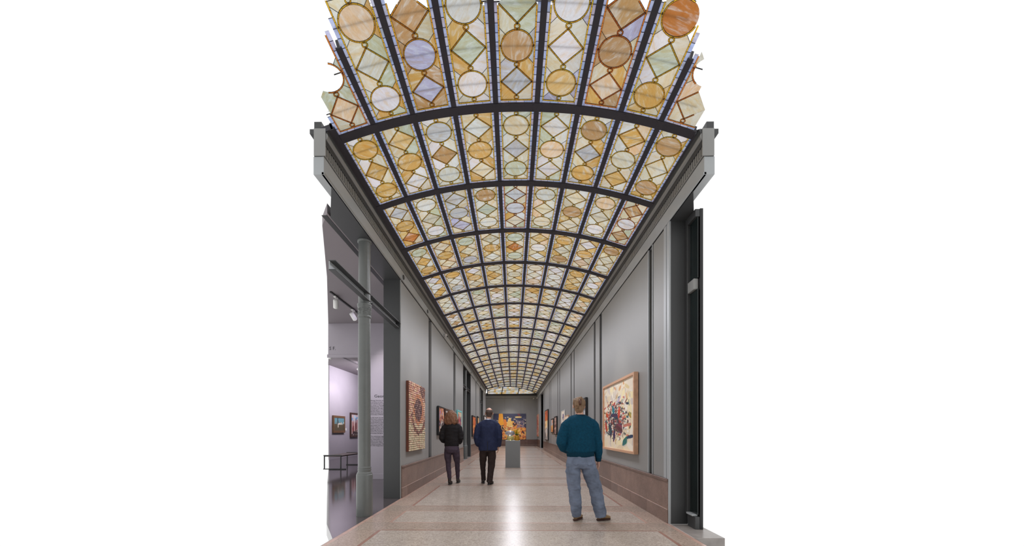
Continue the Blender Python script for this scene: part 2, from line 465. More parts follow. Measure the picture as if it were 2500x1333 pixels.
# right: core and panels
b = MB(); b.box(XR + .07, XR + TH, 5.18, 26.25, 0, ZB); b.box(XR + .07, XR + TH, 29.15, YE, 0, ZB); b.build('wall_core', M['walld'], wall_r)
wainscot(1, wall_r, 5.18, 26.2, 5); wainscot(1, wall_r, 29.2, YE, 9)
grooves = [(5.745, 5.95)]
for ga, gb, gc, gd in [(9.075, 9.29, 9.765, 9.94), (13.07, 13.2, 13.705, 13.9), (17.09, 17.25, 17.8, 17.965), (21.1, 21.25, 21.95, 22.1)]:
    grooves += [(ga, gb), (gc, gd)]
grooves += [(25.2, 25.4)]
last = 5.34
for (a, d) in grooves + [(26.0, 26.0)]:
    vbox(wall_r, 'wall_panel', 1, last, a, ST_CAP, ZB - .012, -.07, 0, M['wall']); last = d
    if d > a:
        vbox(wall_r, 'groove_back', 1, a, d, ST_CAP, ZB, -.075, -.055, M['groove'])
        vbox(wall_r, 'cover_bead', 1, a + .035, a + .06, ST_CAP, ZB, -.055, .004, M['trim'] if a < 6 else M['groove'])
        vbox(wall_r, 'arris', 1, d, d + .03, ST_CAP, ZB - .012, -.02, .006, M['trim'] if a < 6 else M['wall']); last = d + .03
vbox(wall_r, 'wall_panel', 1, 29.2, 30.2, ST_CAP, ZB - .012, -.07, 0, M['wall'])
vbox(wall_r, 'groove_back', 1, 30.2, 30.4, ST_CAP, ZB, -.075, -.055, M['groove'])
vbox(wall_r, 'wall_panel', 1, 30.4, YE - .01, ST_CAP, ZB - .012, -.07, 0, M['wall'])
# door surround near right: fluted light trim then the reveal
for y0, y1, d in [(5.142, 5.215, .012), (5.22, 5.25, .004), (5.255, 5.335, .010)]:
    vbox(wall_r, 'door_trim', 1, y0, y1, 0 if y0 < 5.15 else ST_CAP, ZB - .002, -.0115, d, M['trim'])
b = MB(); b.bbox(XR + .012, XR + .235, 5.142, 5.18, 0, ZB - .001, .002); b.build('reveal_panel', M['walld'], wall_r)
# far right doorway reveals
for yy in (26.2, 29.15):
    b = MB(); b.bbox(XR - .02, XR + TH, yy, yy + .06, 0, ZB - .001, .003); b.build('reveal_panel', M['wall'], wall_r)
b = MB(); b.bbox(XR + TH, XR + TH + .03, 26.2, 29.2, 0, ZB, .003); b.build('door_back', M['wall'], wall_r)
b = MB(); b.bbox(XR + .006, XR + TH + .03, 26.2, 29.2, ZB + .001, ZB + .06, .003); b.build('soffit_panel', M['walld'], wall_r)
b = MB(); b.bbox(XR + .20, XR + .24, 27.9, 28.95, 1.8 + 1.25, ZB - .1, .003); b.build('transom_light', M['trim'], wall_r)
# end wall
b = MB(); b.box(-2.6, XR + .4, YE + .03, YE + .3, 0, 4.6); b.build('wall_core', M['walld'], wall_e)
for x0, x1 in [(-2.6, -.7), (-.697, .7), (.703, XR)]:
    b = MB(); b.bbox(x0, x1, YE - .02, YE + .03, .562, 4.16, .003); b.build('wall_panel', M['wall'], wall_e)
    b = MB(); b.bbox(x0, x1, YE - .045, YE + .03, 4.165, 4.42, .004); b.build('frieze_panel', M['wall'], wall_e)
x = -2.6; rr = random.Random(3)
while x < XR - .01:
    e = min(XR, x + rr.uniform(.6, 1.1))
    b = MB(); b.bbox(x + .001, e - .001, YE - .04, YE + .03, .19, .555, .002); b.build('wainscot_slab', M['stone'], wall_e, org=(x, YE, 0), color=rr.choice(S_COLS))
    b = MB(); b.bbox(x + .001, e - .001, YE - .05, YE + .03, 0.0005, .187, .002); b.build('plinth_stone', M['stone'], wall_e, org=(x, YE, 0), color=rr.choice(S_COLS))
    x = e

# frieze and cornice, one run on each side
def cornice(name, side, y0, y1, parent_kind='structure'):
    t = empty(name, kind='structure')
    X = XL if side < 0 else XR; s = -side
    ysp = [y0] + [y for y in (7.07, 11.0, 15.0, 19.0, 23.0, 27.0) if y0 < y < y1] + [y1]
    for a, d in zip(ysp, ysp[1:]):
        b = MB(); xa, xb = sorted((X - s * .11, X + s * .006))
        b.bbox(xa, xb, a + .001, d - .001, ZB, ZT, .003); b.build('frieze_panel', M['trim'], t)
        b = MB(); xa, xb = sorted((X - s * .02, X + s * .013))
        b.bbox(xa, xb, a + .001, d - .001, ZB - .0, ZB + .028, .002)
        b.build('frieze_bead', M['trim'] if side > 0 else M['wall'], t)
    def mould(nm, pts, m):
        b = MB(); P = [(X + s * px_, z) for px_, z in pts]
        if s < 0: P = P[::-1]
        b.prism(P, y0, y1); return b.build(nm, m, t)
    mould('moulding_shadow_gap', [(-.1, ZT), (-.004, ZT), (-.004, ZT + .014), (-.1, ZT + .014)], M['groove'])
    mould('moulding', [(-.1, ZT + .014), (.008, ZT + .014), (.014, ZT + .02), (.014, ZT + .028), (.008, ZT + .034), (-.1, ZT + .034)], M['wall'])
    mould('dentil_ground', [(-.1, ZT + .034), (-.006, ZT + .034), (-.006, ZT + .128), (-.1, ZT + .128)], M['groove'])
    mould('moulding', [(-.1, ZT + .128), (.02, ZT + .128), (.026, ZT + .145), (.022, ZT + .165), (.03, ZT + .185), (-.1, ZT + .185)], M['walld'])
    mould('moulding', [(-.1, ZT + .185), (.03, ZT + .185), (.045, ZT + .20), (.05, ZT + .225), (.042, ZT + .25), (-.1, ZT + .25)], M['wall'])
    mould('cornice_cap', [(-.15, ZT + .25), (.04, ZT + .25), (.05, ZT + .27), (.058, ZT + .285), (.058, ZT + .30), (-.15, ZT + .30)], M['walld'])
    b = MB(); y = y0 + .02
    while y < y1 - .03:
        xa, xb = sorted((X - s * .02, X + s * .013))
        b.box(xa, xb, y, y + .027, ZT + .036, ZT + .126); y += .0485
    b.build('dentils', M['wall'], t, kind='stuff')
    # backing to close the wall above the cornice up to the glass
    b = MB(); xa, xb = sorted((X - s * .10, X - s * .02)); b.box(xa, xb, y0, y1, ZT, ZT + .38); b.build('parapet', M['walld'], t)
    b = MB(); xa, xb = sorted((X - s * .10, X + s * .03)); b.bbox(xa, xb, y0 - .012, y0 - .001, ZT, ZT + .30, .002); b.build('end_plate', M['wall'], t)
    return t
trim_l = cornice('trim_1', -1, 4.16, 29.5)
trim_r = cornice('trim_2', 1, 4.22, YE - .03)
# thin service discs on the left frieze
for y in (7.2, 9.25, 13.2, 15.9, 18.9, 22.0, 24.3, 27.2):
    b = MB(); n = 20
    v = [(XL + .007, y + .045 * math.cos(2 * PI * i / n), 4.17 + .045 * math.sin(2 * PI * i / n)) for i in range(n)]
    v += [(XL + .022, y + .040 * math.cos(2 * PI * i / n), 4.17 + .040 * math.sin(2 * PI * i / n)) for i in range(n)]
    b.add(v, [(i, (i + 1) % n, n + (i + 1) % n, n + i) for i in range(n)] + [tuple(range(n, 2 * n))])
    b.build('cover_disc', M['walld'], trim_l)
# cornice on the end wall
b = MB(); b.bbox(-2.5, XR, YE - .10, YE + .02, 4.42, 4.47, .004); b.bbox(-2.5, XR, YE - .14, YE + .02, 4.471, 4.52, .004)
t3 = empty('trim_3', kind='structure'); b.build('moulding', M['walld'], t3)
b = MB(); x = -2.4
while x < XR - .05: b.box(x, x + .03, YE - .07, YE - .04, 4.36, 4.415); x += .055
b.build('dentils', M['walld'], t3, kind='stuff')

# near soffit above the left opening, and the others
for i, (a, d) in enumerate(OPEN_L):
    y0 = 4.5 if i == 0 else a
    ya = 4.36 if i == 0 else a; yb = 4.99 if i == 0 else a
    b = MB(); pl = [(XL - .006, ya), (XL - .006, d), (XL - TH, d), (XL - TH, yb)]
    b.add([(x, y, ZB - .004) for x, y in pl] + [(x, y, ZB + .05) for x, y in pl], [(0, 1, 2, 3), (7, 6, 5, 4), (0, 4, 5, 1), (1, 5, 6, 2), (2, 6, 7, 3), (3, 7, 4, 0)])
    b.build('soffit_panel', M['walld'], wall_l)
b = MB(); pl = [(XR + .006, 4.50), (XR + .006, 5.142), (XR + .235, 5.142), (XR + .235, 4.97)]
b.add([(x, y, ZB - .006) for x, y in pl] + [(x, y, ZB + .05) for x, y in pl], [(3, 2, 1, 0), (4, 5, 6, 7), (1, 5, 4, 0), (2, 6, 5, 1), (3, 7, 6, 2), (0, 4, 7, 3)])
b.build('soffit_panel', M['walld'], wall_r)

# glazed door near right
door = empty('door_1', (XR + .235, 5.0, 0), kind='structure')
b = MB(); b.bbox(XR + .20, XR + .26, 5.07, 5.14, .16, ZB - .1, .004); b.build('stile', M['walld'], door)
b = MB(); b.bbox(XR + .20, XR + .26, 4.86, 5.07, .0, .16, .004); b.build('bottom_rail', M['walld'], door)
b = MB(); b.bbox(XR + .18, XR + .25, 4.90, 5.07, .16, .185, .004); b.build('sill', M['trim'], door)
b = MB(); b.bbox(XR + .20, XR + .26, 4.90, 5.07, 3.06, 3.20, .006); b.build('transom', M['wall'], door)
b = MB(); b.bbox(XR + .235, XR + .245, 4.87, 5.07, .185, 3.06, .001); b.build('pane', M['dglass'], door)
b = MB(); b.bbox(XR + .235, XR + .245, 4.87, 5.07, 3.20, ZB - .1, .001); b.build('pane', M['dglass'], door)
b = MB(); b.bbox(XR + .20, XR + .26, 4.86, 5.14, ZB - .1, ZB - .006, .004); b.build('head_rail', M['walld'], door)
b = MB(); b.box(XR + .262, XR + .3, 4.86, 5.14, 0, ZB); b.build('backing', M['black'], door)

# ------------------------------------------------------------------ CEILING: iron vault with stained glass
ceil = empty('ceiling', kind='structure')
DROP = .028
def vault_end(x):             # the vault is cut on the skew at the far end
    return 29.55 + (x - (-2.0)) / 4.0 * 3.55
YLAST = 33.1
for i, x in enumerate(MXS):
    y0 = max(3.55, [4.05, 3.2, 0, 0, 0, 0, 0, 0, 3.35, 4.25][i]); y0 = max(y0, 3.2) if i in (1, 8) else y0
    y0 = {0: 4.15, 1: 3.4, 8: 3.55, 9: 4.3}.get(i, 3.1)
    y1 = min(YLAST, vault_end(x))
    z = vz(x); n = Vector((x, 0, math.sqrt(VR * VR - x * x))).normalized(); tx = Vector((n.z, 0, -n.x))
    hw = .029
    c = Vector((VC + x, 0, z))
    def q(u, v): return c + tx * u + n * v
    prof = [q(-hw, -DROP), q(hw, -DROP), q(hw, -DROP + .010), q(.012, -DROP + .012), q(.012, .05), q(-.012, .05), q(-.012, -DROP + .012), q(-hw, -DROP + .010)]
    b = MB(); b.prism([(p.x, p.z) for p in prof][::-1], y0, y1)
    if i in (0, 9):
        e = [q(-.13 if i == 0 else -.03, -.02), q(.03 if i == 0 else .13, -.02), q(.03 if i == 0 else .13, .04), q(-.13 if i == 0 else -.03, .04)]
        b.prism([(p.x, p.z) for p in e][::-1], y0, y1)
    b.build('mullion', M['iron'], ceil)
def rib(k, y, x0=-2.06, x1=2.06, skew=False, hw=.056):
    n = 40; b = MB()
    prof = [(-hw, -DROP - .004), (hw, -DROP - .004), (hw, -DROP + .008), (.02, -DROP + .012), (.02, .06), (-.02, .06), (-.02, -DROP + .012), (-hw, -DROP + .008)]
    v = []; F = []; m = len(prof)
    for i in range(n + 1):
        x = x0 + (x1 - x0) * i / n; nn = Vector((x, 0, math.sqrt(VR * VR - x * x))).normalized()
        yc = y if not skew else vault_end(x)
        for a, h in prof: v.append((VC + x + nn.x * h, yc + a, vz(x) + nn.z * h))
    for i in range(n):
        for j in range(m):
            F.append((i * m + j, (i + 1) * m + j, (i + 1) * m + (j + 1) % m, i * m + (j + 1) % m))
    F.append(tuple(range(m))); F.append(tuple(range(n * m, n * m + m))[::-1])
    b.add(v, F)
    if k < 3 and not skew:       # rivet heads beside each bar
        for x in MXS[1:-1]:
            nn = Vector((x, 0, math.sqrt(VR * VR - x * x))).normalized()
            for du in (-.045, .045):
                for dy in (-.035, .035):
                    xx = x + du
                    b.ball((VC + xx, y + dy, vz(xx) - DROP - .004), .006, 6)
    return b.build('arch_rib', M['iron'], ceil, org=(VC, y if not skew else 31, 4.6))
rib(0, rib_y(0), -2.0, 2.0)
for k in range(1, 22): rib(k, rib_y(k))
rib(99, 31.3, -2.0, 2.0, True, .03)

# glass colours
PAL = {'W': srgb(232, 232, 242), 'w': srgb(224, 228, 228), 'C': srgb(228, 222, 204), 'c': srgb(216, 214, 200), 'P': srgb(230, 208, 184),
       'A': srgb(216, 180, 114), 'a': srgb(222, 194, 138), 'B': srgb(194, 162, 124), 'O': srgb(198, 132, 74), 'G': srgb(200, 210, 194),
       'U': srgb(196, 202, 216), 'L': srgb(186, 188, 226)}
GOLD = srgb(255, 210, 64); ORANGE = srgb(255, 196, 56); BROWN = srgb(240, 150, 62); PALEG = srgb(240, 204, 96)
BORD = [srgb(196, 208, 255), srgb(188, 202, 252), srgb(210, 214, 252), srgb(198, 198, 236), srgb(178, 198, 250)]
# per bay and column: main panes from the near end to the far end, background tones, band tone
DESIGN = {
 -1: ['PLP|cGP|r', 'PwW|wGCA|y', 'BLL|BBAc|o', 'wGW|wWAc|y', 'GBU|cAUG|o', 'WWa|WwCL|y', 'BBP|BACL|r', 'OGA|cCWa|y', 'AAC|cCPa|r'],
 0: ['AAA|cCWA|y', 'aAW|CWAG|y', 'UBw|CwWc|y', 'wAC|CAWa|y', 'CUG|GCwc|y', 'WPW|GwWw|y', 'BUA|wACU|y', 'AcA|wCcP|y', 'BCB|WCcA|y'],
 1: ['UAO|CAac|o', 'wcW|wGCc|y', 'UUL|UCLc|y', 'BGw|wCwc|y', 'UUC|GwAC|r', 'wCC|cwPG|y', 'CBC|cCaw|y', 'PcW|cCwc|y', 'BWB|cGCC|r'],
 2: ['GAA|CwcA|y', 'CAC|cPCa|o', 'GcU|cCAw|y', 'cAw|CCaw|y', 'GOG|cCAw|y', 'aWw|CaCP|y', 'AcB|CcAC|y', 'WAP|CcWa|o', 'BCw|AcCP|y'],
}
rc = random.Random(21)
def design(bay, col):
    s = DESIGN.get(bay)
    if s: mains, bg, tone = s[col].split('|')
    else:
        base = rc.choice(['WwCW', 'CcAP', 'wGCW', 'AaCc', 'WUwC', 'CPWw', 'GwcU', 'wCWA'])
        mains = ''.join(rc.choice(base + rc.choice('AWCB')) for _ in range(3)); bg = ''.join(rc.choice(base + 'Cw') for _ in range(4)); tone = rc.choice('yyyyo')
    return mains, bg, {'y': GOLD, 'o': ORANGE, 'r': BROWN}[tone]

def dim(c): return (c[0] * .93, c[1] * .91, c[2] * .88, 1)
def jit(col, a=.09):
    v = rc.uniform(1 - a, 1 + a); return (min(1, col[0] * v * rc.uniform(.98, 1.02)), min(1, col[1] * v), min(1, col[2] * v * rc.uniform(.95, 1.05)), 1)
TH_G = .004
def slab(b, poly, z0, z1, mi=0, col=None):
    """flat polygon with thickness; u,v,w local"""
    n = len(poly)
    ar = sum(poly[i][0] * poly[(i + 1) % n][1] - poly[(i + 1) % n][0] * poly[i][1] for i in range(n))
    if ar < 0: poly = poly[::-1]
    v = [(x, y, z0) for x, y in poly] + [(x, y, z1) for x, y in poly]
    b.add(v, [tuple(range(n))[::-1], tuple(range(n, 2 * n))] + [(i, (i + 1) % n, n + (i + 1) % n, n + i) for i in range(n)], mi, col)
def offs(path, d, closed):
    out = []; n = len(path)
    for i in range(n):
        p0 = path[(i - 1) % n] if (closed or i > 0) else path[i]; p1 = path[(i + 1) % n] if (closed or i < n - 1) else path[i]
        tx, ty = p1[0] - p0[0], p1[1] - p0[1]; l = math.hypot(tx, ty) or 1
        out.append((path[i][0] - ty / l * d, path[i][1] + tx / l * d))
    return out
def ribbon(b, path, d0, d1, z0, z1, mi, closed=False, ok=None):
    A = offs(path, d0, closed); B = offs(path, d1, closed); n = len(path)
    for i in range(n if closed else n - 1):
        j = (i + 1) % n
        if ok and not ok((A[i][0] + A[j][0]) / 2, (A[i][1] + A[j][1]) / 2): continue
        v = [(*A[i], z0), (*A[j], z0), (*B[j], z0), (*B[i], z0), (*A[i], z1), (*A[j], z1), (*B[j], z1), (*B[i], z1)]
        b.add(v, [(0, 1, 2, 3), (7, 6, 5, 4), (0, 4, 5, 1), (3, 2, 6, 7)], mi)
def arc(cx, cy, r, a0, a1, n):
    return [(cx + r * math.cos(a0 + (a1 - a0) * i / n), cy + r * math.sin(a0 + (a1 - a0) * i / n)) for i in range(n + 1)]
PANEL_L = PITCH - .06
BW = .035; GW = .013        # border glass and gold strip widths
def panel_geom(W, kind, fine):
    """returns lists of panes (name, poly) in panel space: u across, v along (0 near .. L far)"""
    L = PANEL_L; a = W / 2 - BW - GW; e0 = BW + GW; e1 = L - BW - GW
    r = min(a - .006, .152); nseg = 28 if fine else 14
    lp = .055; Lf = e1 - e0
    el = []
    if kind == 'R':
        dl = Lf - 4 * r - 4 * lp
        v = e0 + lp + r; el.append(('c', v)); v += r + lp; el.append(('d', v + dl / 2, dl)); v += dl + lp + r; el.append(('c', v))
    else:
        dl = (Lf - 2 * r - 4 * lp) / 2
        v = e0 + lp; el.append(('d', v + dl / 2, dl)); v += dl + lp + r; el.append(('c', v)); v += r + lp; el.append(('d', v + dl / 2, dl))
    panes = []; bands = []; leads = []
    def diag(vc, s, up):  # point on the gold strip met by the 45 degree lead
        return (s * a, vc + up * (a * 1.02 + .0))
    for idx, E_ in enumerate(el):
        if E_[0] == 'c':
            vc = E_[1]
            panes.append(('roundel', arc(0, vc, r - .004, 0, 2 * PI, nseg)[:-1], idx))
            bands.append((arc(0, vc, r, 0, 2 * PI, nseg)[:-1], True))
            for s in (-1, 1):
                lo = max(vc - a * 1.02, e0) if (idx == 0) else vc - a * 1.02
                hi = min(vc + a * 1.02, e1) if (idx == len(el) - 1) else vc + a * 1.02
                pts = [(s * a, lo)] + [(s * r * math.cos(t), vc + r * math.sin(t)) for t in [(-PI / 4) + (PI / 2) * i / 8 for i in range(9)]] + [(s * a, hi)]
                panes.append(('side', pts, idx * 4 + (s > 0)))
                for up, yy in ((-1, lo), (1, hi)):
                    leads.append(((s * r * math.cos(PI / 4), vc + up * r * math.sin(PI / 4)), (s * a, yy)))
                # end pieces
                if idx == 0: panes.append(('bg', [(0, vc - r)] + [(s * r * math.sin(t), vc - r * math.cos(t)) for t in [PI / 16 * i for i in range(1, 5)]] + [(s * a, lo), (s * a, e0), (0, e0)], 1))
                if idx == len(el) - 1: panes.append(('bg', [(0, vc + r)] + [(s * r * math.sin(t), vc + r * math.cos(t)) for t in [PI / 16 * i for i in range(1, 5)]] + [(s * a, hi), (s * a, e1), (0, e1)], 2))
                # side little knots joining roundel to strip
                bands.append(([(s * (r + .002), vc - .010), (s * (a + .004), vc - .004)], False))
        else:
            vd, dl_ = E_[1], E_[2]
            panes.append(('diamond', [(-a, vd), (0, vd - dl_ / 2), (a, vd), (0, vd + dl_ / 2)], idx))
            for s in (-1, 1):
                for up in (-1, 1):
                    # edge, crossing over at the tip and curling into the small loop
                    tip = (0, vd + up * dl_ / 2); rr_ = .0235; cc = (0, tip[1] + up * (lp - rr_ - .006))
                    lp_pts = arc(cc[0], cc[1], rr_, -up * 0.35 if s < 0 else PI + up * .35, up * PI / 2 if (s < 0 or up > 0) else 1.5 * PI, 7)
                    bands.append(([(s * a, vd), (s * a * .5, vd + up * dl_ / 4), tip] + lp_pts, False))
                if idx == 0: panes.append(('bg', [(s * a, vd), (0, vd - dl_ / 2), (0, e0), (s * a, e0)], 1 + s))
                if idx == len(el) - 1: panes.append(('bg', [(s * a, vd), (0, vd + dl_ / 2), (0, e1), (s * a, e1)], 2 + s))
        if idx < len(el) - 1:
            nx = el[idx + 1]
            for s in (-1, 1):
                if E_[0] == 'c': vc, vd, dl_, up = E_[1], nx[1], nx[2], 1
                else: vc, vd, dl_, up = nx[1], E_[1], E_[2], -1
                pts = [(s * a, vd), (0, vd - up * dl_ / 2), (0, vc + up * r)] + [(s * r * math.sin(t), vc + up * r * math.cos(t)) for t in [PI / 16 * i for i in range(1, 5)]] + [(s * a, vc + up * a * 1.02)]
                panes.append(('bg', pts, idx * 2 + s + 3))
    if kind == 'R':
        for vv, up in ((el[0][1] - r, -1), (el[2][1] + r, 1)):
            bands.append((arc(0, vv + up * .026, .022, 0, 2 * PI, 12)[:-1], True))
    if kind == 'R':
        pass
    g = GW / 2
    rect = [(-a - g, e0 - g), (a + g, e0 - g), (a + g, e1 + g), (-a - g, e1 + g)]
    for i in range(4):
        p, q_ = rect[i], rect[(i + 1) % 4]; m = 10 if i % 2 else 4
        bands.append(([(p[0] + (q_[0] - p[0]) * j / m, p[1] + (q_[1] - p[1]) * j / m) for j in range(m + 1)], False))
    border = []
    hw = W / 2; m = 15
    for s in (-1, 1):
        for j in range(m):
            v0 = L * j / m; v1 = L * (j + 1) / m
            u0, u1 = sorted((s * hw, s * (hw - BW)))
            border.append([(u0, v0 + .0015), (u1, v0 + .0015), (u1, v1 - .0015), (u0, v1 - .0015)])
            leads.append(((u0, v1), (u1, v1)))
    for v0, v1 in ((0, BW), (L - BW, L)):
        for j in range(4):
            u0 = -hw + BW + (W - 2 * BW) * j / 4; u1 = u0 + (W - 2 * BW) / 4
            border.append([(u0 + .001, v0), (u1 - .001, v0), (u1 - .001, v1), (u0 + .001, v1)])
            leads.append(((u1, v0), (u1, v1)))
    saddle = [e_[1] for e_ in el]
    return panes, bands, leads, border, saddle
def came_mesh(W, kind, fine, ok=None):
    panes, bands, leads, border, saddle = panel_geom(W, kind, fine)
    b = MB()
    for path, cl in bands:
        ribbon(b, path, -.0054, .0054, -.0036, -.0016, 1, cl, ok)
        ribbon(b, path, .0053, .0072, -.0048, -.0002, 0, cl, ok)
        ribbon(b, path, -.0072, -.0053, -.0048, -.0002, 0, cl, ok)
        # ticks: dark joints across the amber strip
        if fine:
            acc = 0; n = len(path)
            for i in range(n if cl else n - 1):
                p, q_ = path[i], path[(i + 1) % n]; l = math.hypot(q_[0] - p[0], q_[1] - p[1]); 
                if l < 1e-5: continue
                while acc < l:
                    t = acc / l; x, y = p[0] + (q_[0] - p[0]) * t, p[1] + (q_[1] - p[1]) * t
                    tx, ty = (q_[0] - p[0]) / l, (q_[1] - p[1]) / l
                    if not ok or ok(x, y):
                        pp = [(x - tx * .0013 - ty * .006, y - ty * .0013 + tx * .006), (x + tx * .0013 - ty * .006, y + ty * .0013 + tx * .006),
                              (x + tx * .0013 + ty * .006, y + ty * .0013 - tx * .006), (x - tx * .0013 + ty * .006, y - ty * .0013 - tx * .006)]
                        slab(b, pp, -.0046, -.0037, 0)
                    acc += .046
                acc -= l
    for p, q_ in leads:
        if ok and not ok((p[0] + q_[0]) / 2, (p[1] + q_[1]) / 2): continue
        ribbon(b, [p, q_], -.0014, .0014, -.0035, -.0002, 0)
    if fine:
        for v in saddle:
            for u0, u1 in [(-W / 2, -W / 6), (-W / 6, W / 6), (W / 6, W / 2)]:
                if ok and not ok((u0 + u1) / 2, v): continue
                b.box(u0, u1, v - .0032, v + .0032, .011, .017, 0)
    return b
cache = {}
n_side = {'pane': 0}
def panel(bay, col):
    x0, x1 = MXS[col], MXS[col + 1]
    z0, z1 = vz(x0), vz(x1)
    ch = math.hypot(x1 - x0, z1 - z0); W = ch - .040
    kind = 'R' if (bay + col) % 2 == 0 else 'D'
    cx, cz = VC + (x0 + x1) / 2, (z0 + z1) / 2
    ang = -math.atan2(z1 - z0, x1 - x0)
    org = Vector((cx, rib_y(bay) + .03, cz))
    rot = Matrix.Rotation(ang, 3, 'Y')
    yend = min(vault_end(x0), vault_end(x1))
    near = bay == -1
    def wpos(u, v): return org + rot @ Vector((u, v, 0))
    def ok(u, v):
        p = wpos(u, v)
        if near and not seen(p.x, p.y, p.z, 4): return False
        return p.y < vault_end(p.x - VC) + .02
    cut = near or org.y + PANEL_L > yend
    if cut and org.y > vault_end(x1): return
    fine = bay <= 4
    mains, bg, tone = design(bay, col)
    key = (round(W, 4), kind, fine)
    if cut: me = came_mesh(W, kind, fine, ok).mesh('came', [M['lead'], M['gold']])
    else:
        if key not in cache: cache[key] = came_mesh(W, kind, fine).mesh('came', [M['lead'], M['gold']])
        me = cache[key]
    po = bpy.data.objects.new('glass_panel', me)
    link(po, ceil, tuple(org), color=jit(tone, .05)); po.rotation_euler = (0, ang, 0)
    panes, bands, leads, border, saddle = panel_geom(W, kind, fine)
    joined = MB(); single_main = bay <= 8; single_bg = bay <= 1
    bi = 0
    def put(name, poly, col_, single):
        c = (sum(p[0] for p in poly) / len(poly), sum(p[1] for p in poly) / len(poly))
        if cut and not ok(*c): return
        if single:
            b = MB(); slab(b, [(p[0] - c[0], p[1] - c[1]) for p in poly], 0, TH_G)
            o = bpy.data.objects.new(name, b.mesh(name, M['pane'])); COL.objects.link(o)
            o.parent = po; o.location = (c[0], c[1], 0); o.color = col_
        else: slab(joined, poly, 0, TH_G, 0, col_)
    for nm, poly, idx in panes:
        if nm == 'roundel' or nm == 'diamond': put(nm + '_pane', poly, jit(dim(PAL[mains[idx]])), single_main)
        else: put('corner_pane', poly, jit(dim(PAL[bg[(idx + bi) % len(bg)]])), single_bg); bi += 1
    for poly in border: put('border_pane', poly, jit(rc.choice(BORD), .05), near)
    if joined.f:
        o = bpy.data.objects.new('small_panes', joined.mesh('small_panes', M['panes'])); COL.objects.link(o)
        o.parent = po; o['kind'] = 'stuff'
for bay in range(-1, 22):
    for c_ in range(9):
        x0 = MXS[c_]
        panel(bay, c_)
# glazed hip at the far end: ruled surface from the skew arch down to the end cornice
hip = MB(); hb = MB(); n = 24; top = []; bot = []
for i in range(n + 1):
    x = -2.0 + 4.0 * i / n
    top.append(Vector((VC + x, vault_end(x) + .03, vz(x)))); bot.append(Vector((-2.2 + (2.03 + 2.2) * i / n, YE - .06, 4.525)))
for i in range(n):
    for j in range(4):
        p = [top[i].lerp(bot[i], j / 4), top[i + 1].lerp(bot[i + 1], j / 4), top[i + 1].lerp(bot[i + 1], (j + 1) / 4), top[i].lerp(bot[i], (j + 1) / 4)]
        v = p + [q_ + Vector((0, .004, .004)) for q_ in p]
        hip.add(v, [(3, 2, 1, 0), (4, 5, 6, 7)], 0, jit(PAL[rc.choice('CcaPWwAGU')]))
hp = hip.build('hip_glass', M['panes'], ceil, kind='stuff')
for i in (0, 7, 15, 23):
    hb.tube([top[i] + Vector((0, -.02, -.02)), bot[i] + Vector((0, -.02, 0))], [.035, .035], 6)
for j in (1, 2, 3): hb.tube([top[i].lerp(bot[i], j / 4) for i in range(n + 1)], [.012] * (n + 1), 5)
hb.build('hip_bars', M['iron'], ceil)
b = MB(); b.box(-2.5, XR, YE - .10, YE - .04, 4.50, 4.56); b.build('hip_sill', M['iron'], ceil)

# ------------------------------------------------------------------ SIDE GALLERY on the left
RX = XL - TH
wg = empty('wall_gallery', kind='structure')
TY = 9.892
b = MB(); b.bbox(-4.052, RX, TY, TY + .25, 0, 3.264, .003); b.build('wall_panel', M['lav'], wg)
b = MB(); b.bbox(-4.83, RX, TY, TY + .25, 3.264, 4.075, .003); b.build('header_panel', M['lav'], wg)
b = MB(); b.bbox(-4.86, -4.052, TY + .005, TY + .03, 3.18, 3.264, .002); b.build('door_head', M['lav'], wg)
b = MB(); b.bbox(-4.05, RX, TY - .012, TY - .001, .0, .145, .003); b.build('base_board', M['lav'], wg)
# diagonal-free gallery floor: two rooms
b = MB()
fl = [(XL - .002, 4.38), (-2.5, 5.08), (-3.4, 6.92), (-4.85, 9.9), (-6.3, 12.95), (-8.2, 16.85), (-8.2, 20.4), (RX, 20.4), (RX, 7.12), (XL - .002, 7.12)]
v = [(x, y, 0.0) for x, y in fl] + [(x, y, -.15) for x, y in fl]; n = len(fl)
b.add(v, [tuple(range(n)), tuple(range(n, 2 * n))[::-1]] + [(i, n + i, n + (i + 1) % n, (i + 1) % n) for i in range(n)])
fg = b.build('floor_gallery', M['concrete'], None, kind='structure')
b = MB(); b.box(-8.19, -8.15, 16.8, 20.6, 0, 4.2); b.build('wall_panel', M['lav'], wg)
b = MB(); b.box(-8.2, RX, 20.4, 20.6, 0, 4.2); b.build('wall_panel', M['lav'], wg)
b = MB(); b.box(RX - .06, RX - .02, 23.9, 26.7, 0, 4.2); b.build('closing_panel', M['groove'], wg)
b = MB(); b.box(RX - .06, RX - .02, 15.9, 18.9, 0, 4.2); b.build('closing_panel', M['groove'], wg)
cg = empty('ceiling_gallery', kind='structure')
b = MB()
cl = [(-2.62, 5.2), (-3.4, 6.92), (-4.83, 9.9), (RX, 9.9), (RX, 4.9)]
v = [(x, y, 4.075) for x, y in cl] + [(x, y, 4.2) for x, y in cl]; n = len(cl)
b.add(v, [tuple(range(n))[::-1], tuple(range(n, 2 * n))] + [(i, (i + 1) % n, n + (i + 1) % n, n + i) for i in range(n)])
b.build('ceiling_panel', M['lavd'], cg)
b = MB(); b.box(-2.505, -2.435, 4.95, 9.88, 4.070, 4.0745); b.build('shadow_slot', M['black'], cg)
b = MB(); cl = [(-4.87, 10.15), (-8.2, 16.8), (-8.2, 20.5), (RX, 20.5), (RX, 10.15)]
v = [(x, y, 4.2) for x, y in cl] + [(x, y, 4.32) for x, y in cl]; n = len(cl)
